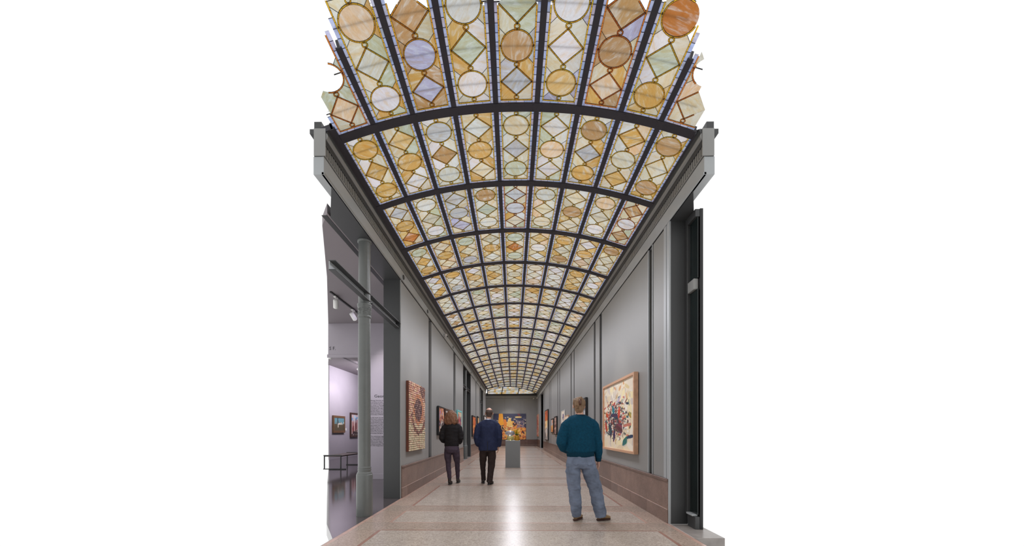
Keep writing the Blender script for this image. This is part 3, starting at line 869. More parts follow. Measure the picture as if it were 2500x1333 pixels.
b.add(v, [tuple(range(n))[::-1], tuple(range(n, 2 * n))] + [(i, (i + 1) % n, n + (i + 1) % n, n + i) for i in range(n)])
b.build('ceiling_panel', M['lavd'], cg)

def text(body, size, loc, parent, name='lettering', mat='ink', rot=(PI / 2, 0, 0), sx=1, depth=.001):
    cu = bpy.data.curves.new(name, 'FONT'); cu.body = body; cu.size = size; cu.space_line = 1.25 if '\n' in body else 1; cu.extrude = depth; cu.resolution_u = 2
    o = bpy.data.objects.new(name, cu); COL.objects.link(o)
    dg = bpy.context.evaluated_depsgraph_get(); me = bpy.data.meshes.new_from_object(o.evaluated_get(dg))
    bpy.data.objects.remove(o); me.materials.clear(); me.materials.append(M[mat])
    o2 = bpy.data.objects.new(name, me)
    link(o2, parent, loc); o2.rotation_euler = rot; o2.scale = (sx, 1, 1)
    return o2
text('George', .105, (-3.62, TY - .003, 2.135), wg, sx=1.15)
lines = ['George Morrison (b', 'innovative and awar', 'new people and surr', 'his career in Minneap', 'Massachusetts, Dulu', 'Minnesota, and spen', 'self gizhi gami or Cre', 'spiritual center. He re', 'nearly founded Amer', 'University of Minnes', '',
         'In this room we will e', "Morrison's methods.", 'a long relationship w', 'comprehensive public', 'Colors are arranged', 'appreciate how he u', 'similar marks on mate', 'quality of a line, the r', 'Although Morrison is', 'nature, his process is', 'processes during an', '',
         'The underlying image', 'It was a fundamental', 'his relationship to the', 'often to the upper th', 'construction, appea', 'crafted drawings. Wh', 'it is the images unco']
text('\n'.join(lines), .0325, (-3.715, TY - .003, 2.045), wg, sx=1.25)
bpy.data.objects[-1] if False else None
text('S F.', .12, (-4.80, TY - .003, 3.38), wg, sx=1.0)

# track lights of the gallery
def track(x, y0, y1, z, heads, lab, zc, grp):
    t = empty('light_track', (x, y0, zc), label=lab, cat='track')
    b = MB(); b.bbox(x - .018, x + .018, y0, y1, zc - .022, zc - .001, .003); b.build('rail', M['black'], t)
def track_head(x, y, z, lab, tilt, lamp=30):
    t = empty('track_light', (x, y, z), label=lab, cat='lamp', group='track lights of the side gallery')
    b = MB(); b.bbox(x - .025, x + .025, y - .06, y + .06, z - .05, z - .02, .004); b.tube([(x, y, z - .05), (x, y, z - .12)], [.01, .01], 8); b.build('adapter', M['white'], t)
    dr = Vector(tilt).normalized(); p = Vector((x, y, z - .16)); 
    b = MB(); b.tube([p - dr * .08, p - dr * .07, p + dr * .09, p + dr * .1], [.03, .05, .055, .052], 16, ref=(0, 1, 0)); b.build('lamp_body', M['white'], t)
    m = bpy.data.materials.get('lamp_glow')
    if not m:
        m, tt, bb = newmat('lamp_glow'); bb.inputs['Emission Color'].default_value = (1, .95, .9, 1); bb.inputs['Emission Strength'].default_value = 4
    b = MB(); b.tube([p + dr * .1001, p + dr * .104], [.045, .042], 16, ref=(0, 1, 0)); b.build('lens', m, t)
    if lamp: spot('gallery_spot', tuple(p + dr * .12), tuple(p + dr * 3), lamp, (1, .93, .96), 60)
track(-3.68, 7.63, 9.75, 4.07, 2, 'black ceiling track with white lamp heads above the gallery entrance', 4.07, '')
track_head(-3.68, 7.87, 4.07, 'white track lamp nearer the left edge, above the grey channel beam', (-.2, .5, -.6), 25)
track_head(-3.68, 8.72, 4.07, 'white track lamp in front of the far wall, right of its neighbour', (.3, .6, -.7), 60)
track(-6.75, 14.2, 16.9, 4.15, 2, 'thin dark ceiling track inside the far gallery room', 4.19, '')
track_head(-6.75, 14.05, 4.19, 'small white track lamp at the left end of the far room track', (-.6, .3, -.6), 60)
track_head(-6.75, 16.6, 4.19, 'small white track lamp at the right end of the far room track', (-.6, .3, -.6), 60)

# bench of the gallery: black frame, dark seat
t = empty('gallery_bench', (-6.0, 13.2, 0), label='long black steel bench with dark seat on the polished gallery floor', cat='bench')
bx0, bx1, by0, by1 = -6.2, -5.63, 12.4, 14.15
b = MB(); b.bbox(bx0, bx1, by0 + .03, by1 - .03, .42, .455, .006); b.build('seat', M['darkwood'], t)
for y in (by0, by1 - .03):
    b = MB(); b.bbox(bx0 - .01, bx1 + .01, y, y + .03, .44, .475, .003); b.build('end_rail', M['black'], t)
for x in (bx0, bx1 - .03):
    for y in (by0, by1 - .03):
        b = MB(); b.bbox(x, x + .03, y, y + .03, .03, .44, .003); b.build('leg', M['black'], t)
for y in (by0, by1 - .03):
    b = MB(); b.bbox(bx0 - .02, bx1 + .16, y, y + .03, 0, .03, .003); b.build('foot_rail', M['black'], t)

# ------------------------------------------------------------------ columns and channel beams in the openings
def column(y, lab, near):
    x = -2.20
    t = empty('cast_iron_column', (x, y, 0), label=lab, cat='column')
    b = MB(); b.lathe(x, y, [(.115, 0), (.116, .01), (.116, .600), (.112, .612), (.085, .613)], 48); b.build('base_drum', M['column'], t)
    b = MB(); b.lathe(x, y, [(.109, .612), (.109, .622), (.099, .640), (.090, .652), (.090, .662), (.096, .668), (.096, .680), (.090, .686), (.090, .694), (.095, .700), (.095, .711), (.089, .718), (.086, .73)], 48); b.build('base_ring', M['column'], t)
    b = MB(); b.lathe(x, y, [(.086, .73), (.0855, 2.92)], 48); b.lathe(x, y, [(.085, 3.14), (.084, ZB - .035)], 48); b.build('shaft', M['column'], t)
    b = MB(); b.lathe(x, y, [(.0895, 2.92), (.096, 2.93), (.096, 2.945), (.091, 2.952), (.092, 2.955), (.092, 3.07), (.094, 3.075), (.100, 3.085), (.094, 3.092), (.102, 3.10), (.103, 3.12), (.092, 3.135), (.088, 3.14)], 48)
    if near:
        rr = random.Random(4)
        for k in range(150):      # foliage relief of the collar
            a = rr.uniform(0, 2 * PI); z = rr.uniform(2.965, 3.062); 
            b.ball((x + .092 * math.cos(a), y + .092 * math.sin(a), z), (.006, .006, rr.uniform(.006, .014)), 6)
    b.build('collar', M['column'], t)
    b = MB(); b.lathe(x, y, [(.087, ZB - .035), (.10, ZB - .03), (.10, ZB - .006)], 48); b.build('cap_plate', M['column'], t)
column(5.62, 'grey painted iron column nearest the camera, in the left opening', True)
column(17.45, 'grey iron column in the second opening of the left wall', False)
column(25.4, 'slim grey column in the far opening of the left wall', False)
def beam(y0, y1, lab):
    t = empty('channel_beam', (-2.14, y0, 3.17), label=lab, cat='beam', group='steel channel beams across the left openings')
    z0, z1 = 3.165, 3.285; xo = -2.115; xi = -2.19
    b = MB(); b.bbox(xi, xi + .012, y0, y1, z0 + .012, z1 - .012, .001); b.build('web', M['trim'], t)
    for z in (z0, z1 - .012):
        b = MB(); b.bbox(xi, xo + .008, y0, y1, z, z + .012, .002); b.build('flange', M['walld'], t)
    for yy in ([y1 - .05] if y1 - y0 > .5 else []):
        b = MB(); b.ball((xi + .016, yy, (z0 + z1) / 2), (.012, .012, .012), 10); b.build('bolt', M['column'], t)
beam(4.50, 5.66, 'grey steel channel beam on the near side of the column')
beam(5.70, 7.045, 'grey steel channel beam between the column and the dark reveal')
beam(16.0, 17.37, 'small channel beam before the second left column'); beam(17.53, 18.84, 'small channel beam behind the second left column')
beam(24.0, 25.3, 'small channel beam before the far left column'); beam(25.5, 26.58, 'small channel beam behind the far left column')

# ------------------------------------------------------------------ paintings
class Cv:
    def __init__(s, w, h, col): s.w, s.h = w, h; s.a = np.empty((h, w, 3)); s.a[:] = srgb(*col)[:3]
    def stroke(s, x0, y0, x1, y1, r, col, al=1., bend=0):
        c = np.array(srgb(*col)[:3]); n = max(2, int(math.hypot((x1 - x0) * s.w, (y1 - y0) * s.h)))
        for i in range(n + 1):
            t = i / n; x = (x0 + (x1 - x0) * t + bend * math.sin(PI * t)) * s.w; y = (y0 + (y1 - y0) * t) * s.h
            rr = r * s.w * (.6 + .4 * math.sin(PI * t))
            xa, xb = int(max(0, x - rr)), int(min(s.w, x + rr + 1)); ya, yb = int(max(0, y - rr)), int(min(s.h, y + rr + 1))
            if xa < xb and ya < yb: s.a[ya:yb, xa:xb] = s.a[ya:yb, xa:xb] * (1 - al) + c * al
    def poly(s, pts, cols, rr):
        ys = [p[1] for p in pts]
        for j in range(int(min(ys) * s.h), min(s.h, int(max(ys) * s.h) + 1)):
            y = (j + .5) / s.h; xs = []
            for (x0, y0), (x1, y1) in zip(pts, pts[1:] + pts[:1]):
                if (y0 <= y) != (y1 <= y): xs.append(x0 + (x1 - x0) * (y - y0) / (y1 - y0))
            if len(xs) >= 2:
                xs.sort()
                for i in range(max(0, int(xs[0] * s.w)), min(s.w, int(xs[-1] * s.w) + 1)): s.a[j, i] = srgb(*rr.choice(cols))[:3]
    def scatter(s, rr, n, box, cols, r, ln, ang=None, al=.85, bend=.0):
        for _ in range(n):
            x = rr.uniform(box[0], box[1]); y = rr.uniform(box[2], box[3]); a = rr.uniform(0, PI) if ang is None else ang + rr.uniform(-.4, .4)
            l = rr.uniform(.3, 1) * ln
            s.stroke(x, y, x + math.cos(a) * l, y + math.sin(a) * l, rr.uniform(.5, 1) * r, rr.choice(cols), al, rr.uniform(-bend, bend))
def canvas_mesh(cv, M3):
    """grid in the unit square (u right, v up) placed by matrix"""
    b = MB(); w_, h_ = cv.w, cv.h
    vs = []
    for j in range(h_ + 1):
        for i in range(w_ + 1): vs.append(M3 @ Vector((i / w_, 1 - j / h_, 0)))
    b.v = [tuple(p) for p in vs]
    for j in range(h_):
        for i in range(w_):
            k = j * (w_ + 1) + i
            b.f.append((k + w_ + 1, k + w_ + 2, k + 1, k)); b.m.append(0); b.sm.append(False); b.c.append([tuple(cv.a[min(h_ - 1, jj), min(w_ - 1, ii)]) + (1,) for jj, ii in ((j + 1, i), (j + 1, i + 1), (j, i + 1), (j, i))])
    return b
def picture(name, wall, y0, y1, z0, z1, cv, lab, fw=.03, fd=.05, fmat='black', grp=None, inset=.012, mat=None, cat='painting', matw=0):
    """wall: 'L','R','E','G'. y0..y1 along the wall (x0..x1 on the end wall)"""
    if wall == 'R': o = Vector((XR, y1, z0)); U = Vector((0, -1, 0)); Nn = Vector((-1, 0, 0))
    if wall == 'L': o = Vector((XL, y0, z0)); U = Vector((0, 1, 0)); Nn = Vector((1, 0, 0))
    if wall == 'G': o = Vector((-8.15, y0, z0)); U = Vector((0, 1, 0)); Nn = Vector((1, 0, 0))
    if wall == 'E': o = Vector((y0, YE - .02, z0)); U = Vector((1, 0, 0)); Nn = Vector((0, -1, 0))
    W = abs(y1 - y0); H = z1 - z0; V = Vector((0, 0, 1)); o = o + Nn * .012
    org = tuple(o + U * W / 2)
    t = empty(name, org, label=lab, cat=cat, group=grp)
    def bx(u0, u1, v0, v1, d0, d1, mm, nm, bev=.002):
        b = MB(); b.bbox(u0, u1, v0, v1, d0, d1, bev)
        b.v = [tuple(o + U * p[0] + V * p[1] + Nn * p[2]) for p in b.v]
        if U.cross(V).dot(Nn) < 0: b.f = [f[::-1] for f in b.f]
        return b.build(nm, mm, t)
    if fw:
        bx(0, fw, 0, H, 0, fd, M[fmat], 'frame_side'); bx(W - fw, W, 0, H, 0, fd, M[fmat], 'frame_side')
        bx(fw, W - fw, 0, fw, 0, fd, M[fmat], 'frame_rail'); bx(fw, W - fw, H - fw, H, 0, fd, M[fmat], 'frame_rail')
    bx(fw * .8, W - fw * .8, fw * .8, H - fw * .8, 0, fd - inset - .003, M['darkwood'] if fw == 0 else M['black'], 'stretcher')
    if matw: bx(fw, W - fw, fw, H - fw, fd - inset - .003, fd - inset - .001, M['white'], 'mount')
    g = fw + matw
    d = fd - inset + .001
    Mx = Matrix(((U.x * (W - 2 * g), 0, 0, 0), (U.y * (W - 2 * g), 0, 0, 0), (0, H - 2 * g, 0, 0), (0, 0, 0, 1)))
    off = o + U * g + V * g + Nn * d
    Mx = Matrix.Translation(off) @ Mx
    b = canvas_mesh(cv, Mx)
    if U.cross(V).dot(Nn) < 0: b.f = [f[::-1] for f in b.f]; b.c = [c[::-1] for c in b.c]
    b.build('canvas', M['canvas'], t)
    return t
# large cream abstract, right wall
rr = random.Random(11); cv = Cv(200, 130, (234, 220, 198))
cv.scatter(rr, 110, (-.05, 1, -.05, 1), [(240, 230, 212), (226, 208, 176), (236, 222, 190), (214, 202, 190), (242, 226, 180)], .035, .25)
cv.scatter(rr, 24, (0, 1, 0, .25), [(216, 160, 110), (200, 190, 180), (238, 224, 200), (222, 200, 150)], .012, .15)
cx = [(240, 228, 206), (232, 216, 190), (244, 238, 226), (214, 190, 160), (200, 60, 50), (30, 40, 70), (40, 60, 50), (210, 110, 70), (60, 50, 60), (236, 226, 208), (190, 150, 70), (24, 100, 110), (240, 234, 224), (120, 60, 70)]
for k in range(900):
    x = .44 + .17 * rr.gauss(0, 1); y = .54 + .12 * rr.gauss(0, 1)
    an = rr.uniform(0, PI); l = rr.uniform(.02, .09)
    cv.stroke(x, y, x + math.cos(an) * l, y + math.sin(an) * l, rr.uniform(.003, .009), rr.choice(cx), .75, rr.uniform(-.04, .04))
for k in range(500):
    x = .40 + .13 * rr.gauss(0, 1); y = .58 + .10 * rr.gauss(0, 1)
    an = rr.uniform(0, PI); l = rr.uniform(.02, .06)
    cv.stroke(x, y, x + math.cos(an) * l, y + math.sin(an) * l, .004, rr.choice([(40, 46, 70), (34, 60, 60), (70, 50, 60), (236, 226, 208), (190, 60, 50), (60, 66, 50)]), .9, rr.uniform(-.04, .04))
def blob(x, y, dx, dy, r, col, n=14):
    for _ in range(n):
        q = rr.uniform(-.4, .4) * r; cv.stroke(x + q, y + rr.uniform(-.5, .5) * r, x + dx + q, y + dy + rr.uniform(-.5, .5) * r, r * rr.uniform(.2, .5), tuple(max(0, min(255, c + rr.randint(-26, 30))) for c in col), .7, rr.uniform(-.02, .03))
blob(.33, .36, .05, .10, .03, (30, 120, 130)); blob(.57, .40, -.03, .12, .03, (206, 76, 54)); blob(.06, .60, .05, .12, .03, (196, 54, 50)); blob(.10, .45, .06, .04, .03, (214, 96, 56))
blob(.48, .66, .16, .06, .05, (112, 60, 68)); blob(.20, .64, .08, .12, .04, (36, 62, 84)); blob(.97, .80, -.18, .03, .02, (44, 54, 64)); blob(.78, .84, -.10, .08, .035, (24, 110, 104))
blob(.40, .72, -.03, .16, .025, (46, 46, 70)); blob(.86, .49, .04, .06, .02, (166, 140, 66)); blob(.3, .48, .2, .03, .03, (52, 58, 78)); blob(.5, .3, .1, -.08, .015, (196, 190, 180)); blob(.7, .66, .2, -.02, .02, (196, 120, 90))
picture('large_painting', 'R', 6.40, 8.62, .86, 2.245, cv, 'large cream abstract with red, teal and navy strokes in a pale wood frame', .045, .075, 'wood', inset=.03)
# dark framed picture mostly behind the visitor's head
cv = Cv(20, 24, (150, 150, 152)); rr = random.Random(2); cv.scatter(rr, 40, (0, 1, 0, 1), [(190, 190, 190), (90, 90, 96), (120, 110, 110)], .05, .2)
picture('framed_picture', 'R', 10.72, 12.1, .95, 2.21, cv, 'black-framed grey picture partly hidden by the head of the visitor in teal', .05, .06)
def small(w_, h_, bg, cols, seed, n=60, r=.05, ln=.2, ang=None):
    rr = random.Random(seed); cv = Cv(w_, h_, bg); cv.scatter(rr, n, (0, 1, 0, 1), cols, r, ln, ang); return cv
cv = Cv(24, 30, (238, 222, 200)); cv.stroke(.5, .3, .5, .55, .12, (90, 80, 130), 1, .1); cv.stroke(.4, .5, .6, .7, .05, (40, 50, 90), 1)
picture('small_picture', 'R', 15.32, 16.3, 1.53, 2.12, cv, 'upper pale cream print with a small violet figure, left of its lower neighbour', .02, .03, 'white')
cv = Cv(24, 24, (240, 216, 190)); cv.scatter(random.Random(4), 14, (.2, .6, .3, .7), [(150, 60, 60), (60, 60, 80), (220, 150, 110)], .07, .25)
picture('small_picture', 'R', 14.25, 15.25, 1.30, 1.875, cv, 'lower pale cream print with red and dark marks, beside the teal sweater', .03, .03, 'wood')
cv = small(20, 26, (196, 190, 190), [(236, 160, 80), (220, 130, 70), (200, 180, 170)], 5, 30); 
for j in range(13, 26): cv.a[j] = srgb(232, 160, 92)[:3]
cv.scatter(random.Random(6), 20, (0, 1, .5, 1), [(240, 190, 120), (190, 100, 50)], .05, .2)
picture('framed_picture', 'R', 19.40, 20.6, 1.18, 1.925, cv, 'small black-framed picture, grey above and orange below, left of a taller one', .05, .05)
picture('framed_picture', 'R', 17.95, 19.0, 1.09, 1.98, small(20, 30, (150, 110, 100), [(190, 150, 140), (90, 60, 60), (210, 180, 160), (120, 60, 50)], 8, 90), 'narrow black-framed brown and pink picture beside the grey and orange one', .05, .05)
rr = random.Random(9); cv = Cv(24, 60, (230, 150, 70)); cv.scatter(rr, 60, (0, 1, 0, .4), [(190, 70, 30), (150, 50, 30), (235, 120, 50)], .08, .2, PI / 2)
cv.scatter(rr, 60, (0, 1, .35, .6), [(250, 210, 140), (240, 170, 80), (250, 240, 220)], .08, .2, PI / 2)
cv.scatter(rr, 80, (0, 1, .6, 1), [(110, 110, 120), (230, 225, 220), (60, 60, 70), (200, 180, 160)], .06, .2, PI / 2)
picture('tall_painting', 'R', 22.35, 24.3, .72, 2.57, cv, 'tall black-framed painting, fiery orange above and grey streaks below', .05, .06)
cv = small(20, 50, (200, 120, 100), [(220, 90, 60), (210, 160, 150), (160, 60, 60), (230, 200, 190)], 12, 120)
cv.stroke(.2, .1, .2, .6, .08, (30, 24, 28), 1, .05)
picture('red_painting', 'R', 30.6, 32.7, .85, 2.67, cv, 'red and pink painting in the far right corner by the doorway', .04, .05, 'wood')
# left wall
rr = random.Random(14); cv = Cv(30, 36, (210, 140, 100)); cv.scatter(rr, 90, (0, 1, 0, 1), [(220, 120, 70), (180, 130, 170), (120, 60, 60), (60, 40, 40), (230, 200, 180), (200, 160, 130)], .05, .25)
cv.scatter(rr, 50, (0, 1, .5, 1), [(40, 36, 40), (220, 210, 200), (110, 90, 90)], .05, .25)
picture('framed_painting', 'L', 10.38, 11.22, 1.14, 1.95, cv, 'black-framed orange and violet painting, left of the visitor in black', .035, .06)
picture('framed_painting', 'L', 11.42, 12.75, 1.15, 1.945, small(26, 20, (190, 180, 176), [(120, 90, 80), (210, 200, 200), (80, 50, 40)], 15), 'dark-framed picture hidden behind the red-haired visitor, next to the orange one', .06, .05, 'darkwood')
rr = random.Random(16); cv = Cv(24, 30, (214, 190, 160)); cv.scatter(rr, 70, (.15, .85, .15, .8), [(120, 40, 90), (60, 40, 60), (200, 60, 60), (230, 160, 130), (90, 60, 120)], .07, .2)
picture('framed_painting', 'L', 14.0, 15.15, 1.05, 2.05, cv, 'turquoise-framed painting with a plum coloured pattern near the second column', .06, .05, 'teal')
rr = random.Random(17); cv = Cv(24, 30, (224, 110, 40)); cv.scatter(rr, 90, (0, 1, 0, 1), [(240, 140, 50), (200, 80, 30), (170, 60, 30), (240, 170, 90)], .05, .2)
cv.scatter(rr, 40, (0, 1, .6, 1), [(90, 40, 30), (60, 30, 30), (240, 160, 110)], .04, .15)
picture('framed_painting', 'L', 19.15, 20.75, .99, 2.07, cv, 'black-framed glowing orange painting between the visitors, past the second column', .07, .06)
picture('framed_painting', 'L', 21.85, 22.7, 1.25, 2.13, small(14, 20, (226, 170, 100), [(240, 210, 160), (200, 120, 60)], 18), 'narrow black-framed amber picture partly hidden by the man in blue', .08, .06)
picture('framed_painting', 'L', 26.9, 28.6, 1.6, 2.4, small(20, 20, (232, 228, 224), [(240, 238, 236), (210, 200, 200), (40, 36, 40)], 19, 25), 'white picture with black frame at the far end of the left wall', .07, .06)
# landscape on the end wall
rr = random.Random(23); cv = Cv(132, 108, (64, 66, 92))
cv.scatter(rr, 70, (0, 1, .12, .42), [(228, 214, 180), (150, 140, 150), (84, 84, 110), (200, 190, 180)], .012, .06, 0, .9)
for k in range(1500):      # warm ground
    x = rr.uniform(-.02, 1); top_ = .40 + .12 * math.sin(x * 7) + (.1 if x > .6 else 0); y = top_ + (1 - top_) * rr.random()
    c = rr.choice([(246, 158, 60), (250, 182, 86), (228, 120, 54), (246, 208, 134), (190, 96, 66), (232, 156, 112), (252, 194, 90)])
    an = rr.uniform(0, PI); cv.stroke(x, y, x + .04 * math.cos(an), y + .04 * math.sin(an), .016, c, .9)
cv.poly([(.175, .0), (.285, .0), (.32, .44), (.15, .50)], [(252, 170, 50), (248, 160, 44), (254, 184, 70)], rr)
cv.poly([(.32, .22), (.375, .22), (.44, .46), (.32, .5)], [(244, 150, 60), (236, 134, 56)], rr)
cv.poly([(.48, .17), (.50, .17), (.62, .46), (.41, .46)], [(252, 206, 120), (248, 190, 96)], rr)
for k in range(60): y = rr.uniform(.18, .5); hw_ = (y - .15) * .35; x = .5 + rr.uniform(-hw_, hw_); cv.stroke(x, y, x + .02, y + .03, .012, rr.choice([(248, 206, 120), (244, 188, 92), (250, 224, 160)]), .95)
cv.scatter(rr, 110, (.72, .93, .28, .55), [(120, 108, 130), (150, 130, 140), (100, 90, 120), (190, 170, 150)], .010, .03)
cv.stroke(.68, .14, .86, .14, .018, (238, 206, 130), 1); cv.stroke(.76, .02, .82, .08, .022, (120, 60, 76), 1)
for (x, y) in [(.28, .5), (.3, .56), (.27, .62), (.62, .36), (.66, .42), (.7, .36), (.36, .66), (.93, .7), (.9, .66), (.2, .7), (.48, .82), (.82, .82)]:
    for q_ in range(4): cv.stroke(x, y, x + rr.uniform(-.03, .03), y + rr.uniform(.02, .1), .006, (60, 40, 50), .9)
cv.scatter(rr, 90, (.02, .98, .55, .98), [(110, 50, 50), (150, 120, 140), (90, 60, 80), (250, 214, 140)], .006, .04)
picture('landscape_painting', 'E', -1.68, 1.14, .57, 2.81, cv, 'wide painting of orange towers and figures under a dusky blue sky on the end wall', 0, .05, inset=0)
# the two gallery paintings
rr = random.Random(31); cv = Cv(30, 26, (96, 140, 150)); 
for j in range(13, 26): cv.a[j] = srgb(84, 74, 54)[:3]
cv.scatter(rr, 20, (0, 1, .35, .5), [(214, 206, 190), (120, 110, 90)], .03, .05, PI / 2); cv.stroke(.35, .1, .35, .5, .05, (60, 70, 76), 1); cv.stroke(.4, .5, .4, .75, .015, (220, 210, 190), 1)
picture('gallery_painting', 'G', 17.05, 18.25, 1.19, 1.98, cv, 'small brown-framed painting of a teal sky over dark ground in the side gallery', .10, .06, 'bronzew')
rr = random.Random(32); cv = Cv(26, 44, (214, 190, 190)); cv.scatter(rr, 20, (0, 1, 0, .3), [(120, 170, 210), (190, 210, 224), (220, 180, 170)], .08, .2)
for k in range(26): x = rr.uniform(.1, .9); cv.stroke(x, rr.uniform(.2, .6), x + .01, .9, .02, rr.choice([(140, 60, 56), (190, 140, 130), (110, 50, 50), (220, 190, 180)]), .9)
cv.stroke(.55, .2, .55, .9, .03, (84, 40, 50), 1); cv.scatter(rr, 20, (0, 1, .85, 1), [(60, 40, 40), (110, 100, 90)], .05, .3, 0)
picture('gallery_painting', 'G', 18.9, 20.1, .97, 2.20, cv, 'taller dark-framed painting of slim red towers right of the brown-framed one', .09, .06, 'darkwood')
b = MB(); b.bbox(-8.15, -8.14, 18.4, 18.56, 1.3, 1.42, .001); b.build('wall_label', M['white'], None, label='white wall label right of the brown-framed gallery painting', cat='label')

# relief of wooden strips, left wall
t = empty('wood_relief', (XL, 8.05, .85), label='tall relief of stacked pale and russet wood strips with brown sides on the left wall', cat='relief')
y0, y1, z0, z1 = 7.40, 8.72, .85, 2.24
b = MB(); b.bbox(XL + .004, XL + .055, y0, y1, z0, z1, .002); b.build('backing_board', paint('russet_board', srgb(112, 62, 46), .5, .2), t)
rr = random.Random(77); b = MB(); nz = 32; h = (z1 - z0) / nz
for r_ in range(nz):
    y = y0; z = z0 + r_ * h
    while y < y1 - .005:
        e = min(y1, y + rr.uniform(.02, .075))
        u, v_ = (y - y0) / (y1 - y0), (z - z0) / (z1 - z0)
        d1 = math.hypot((u - .52) / .24, (v_ - .60) / .17)
        band = .62 < math.hypot((u - .55) / .62, (v_ - .56) / .45) < .76 and v_ < .55
        if d1 < 1: c = rr.choice([(120, 92, 92), (140, 108, 104), (104, 80, 84), (150, 120, 112)])
        elif band or (u > .62 and v_ > .72 + (1 - u) * .4): c = rr.choice([(150, 108, 98), (128, 92, 88), (170, 124, 106), (140, 110, 104)])
        elif d1 < 1.35: c = rr.choice([(208, 140, 110), (196, 150, 120), (220, 160, 126)])
        elif v_ < .38 and not band: c = rr.choice([(220, 206, 172), (206, 192, 160), (226, 204, 176), (208, 176, 150)])
        else: c = rr.choice([(214, 164, 138), (226, 184, 156), (200, 150, 126), (222, 196, 160), (206, 160, 150)])
        dp = rr.uniform(.06, .078)
        bb = [(XL + .055, XL + dp, y + .001, e - .001, z + h * .22, z + h - .001), ]
        for q_ in bb: b.box(*q_, 0, srgb(*c))
        b.box(XL + .055, XL + .060, y, e, z, z + h * .22, 0, srgb(70, 44, 40))
        y = e
b.build('wood_strips', M['paintedwood'], t, kind='stuff')

# wall text far right, door sign, security cameras
text('East Wing\nGallery 9', .12, (XR - .008, 23.9, 3.38), wall_r, rot=(PI / 2, 0, -PI / 2)) if False else None
def dome(x, y, z, lab, dx, dy):
    t = empty('security_camera', (x, y, z), label=lab, cat='camera')
    b = MB(); b.ball((x + dx * .03, y + dy * .03, z), .06, 16); b.build('housing', M['white'], t)
    b = MB(); b.ball((x + dx * .07, y + dy * .07, z - .02), .03, 12); b.build('lens', M['black'], t)
dome(XL + .02, 11.5, 4.15, 'white dome camera on the left frieze', 1, 0)
dome(1.82, YE - .06, 4.1, 'white dome camera high on the end wall near its right corner', 0, -1)
dome(XR - .02, 32.4, 4.1, 'white dome camera on the right frieze beside the end wall', -1, 0)

# ------------------------------------------------------------------ pedestal with glass vessels
t = empty('plinth', (0, 13.36, 0), label='grey square display plinth standing in the middle of the hall', cat='plinth')
b = MB(); b.bbox(-.254, .254, 13.105, 13.61, 0, .925, .003); b.build('body', M['plinth'], t)
b = MB(); b.bbox(-.254, .254, 13.105, 13.61, .9255, .935, .003); b.build('top', M['trim'], t)
def glass(name, col, rough=.05, trans=.85):
    m, tt, bb = newmat(name); bb.inputs['Base Color'].default_value = col; bb.inputs['Roughness'].default_value = rough
    bb.inputs['Transmission Weight'].default_value = trans; bb.inputs['IOR'].default_value = 1.45
    return m
g_clear = glass('clear_blown_glass', (.82, .86, .93, 1)); g_pale = glass('pale_yellow_glass', srgb(236, 226, 150), .08, .55)
g_amber = glass('amber_blown_glass', srgb(214, 158, 40), .05, .6); g_green = glass('green_glass', srgb(70, 120, 50), .08, .5); g_y = glass('yellow_glass', srgb(232, 200, 60), .1, .5)
px_, py_, pz_ = -.085, 13.43, .935
t = empty('pale_glass_vessel', (px_, py_, pz_), label='pale yellow glass jar with a clear blown bowl on top, left on the plinth', cat='vessel')
b = MB(); b.lathe(px_, py_, [(.085, pz_), (.118, pz_ + .02), (.128, pz_ + .07), (.12, pz_ + .12), (.095, pz_ + .15), (.09, pz_ + .155)], 32); b.build('jar', g_pale, t)
b = MB(); b.lathe(px_ - .01, py_, [(.06, pz_ + .156), (.10, pz_ + .175), (.165, pz_ + .22), (.175, pz_ + .26), (.15, pz_ + .31), (.10, pz_ + .335), (.03, pz_ + .34)], 32)
b.build('bowl', g_clear, t)
ax, ay = .145, 13.24
t = empty('amber_glass_vessel', (ax, ay, pz_), label='amber glass vase with green collar and yellow petals, right on the plinth', cat='vessel')
b = MB(); b.lathe(ax, ay, [(.085, pz_), (.098, pz_ + .02), (.10, pz_ + .05), (.085, pz_ + .09), (.09, pz_ + .13), (.06, pz_ + .17), (.035, pz_ + .19)], 32); b.build('vase', g_amber, t)
b = MB()
for k in range(7):
    a = 2 * PI * k / 7; b.tube([(ax, ay, pz_ + .18), (ax + .06 * math.cos(a), ay + .06 * math.sin(a), pz_ + .21), (ax + .10 * math.cos(a), ay + .1 * math.sin(a), pz_ + .235)], [(.012, .03), (.01, .03), (.003, .008)], 8, ref=(0, 0, 1))
b.build('leaf_collar', g_green, t)
b = MB()
for k in range(9):
    a = 2 * PI * k / 9 + .3; r_ = .05 + .05 * (k % 3) / 2; z_ = pz_ + .27 + .03 * (k % 4)
    b.tube([(ax - .02, ay, pz_ + .2), (ax - .02 + r_ * .6 * math.cos(a), ay + r_ * .6 * math.sin(a), z_ - .02), (ax - .02 + r_ * 1.3 * math.cos(a), ay + r_ * 1.3 * math.sin(a), z_ + .05)], [(.006, .012), (.012, .03), (.004, .01)], 8, ref=(0, 0, 1))
b.build('petals', g_y, t)
b = MB(); b.ball((.20, 13.21, pz_ + .09), (.035, .035, .055), 16); b.build('handle', g_y, t)

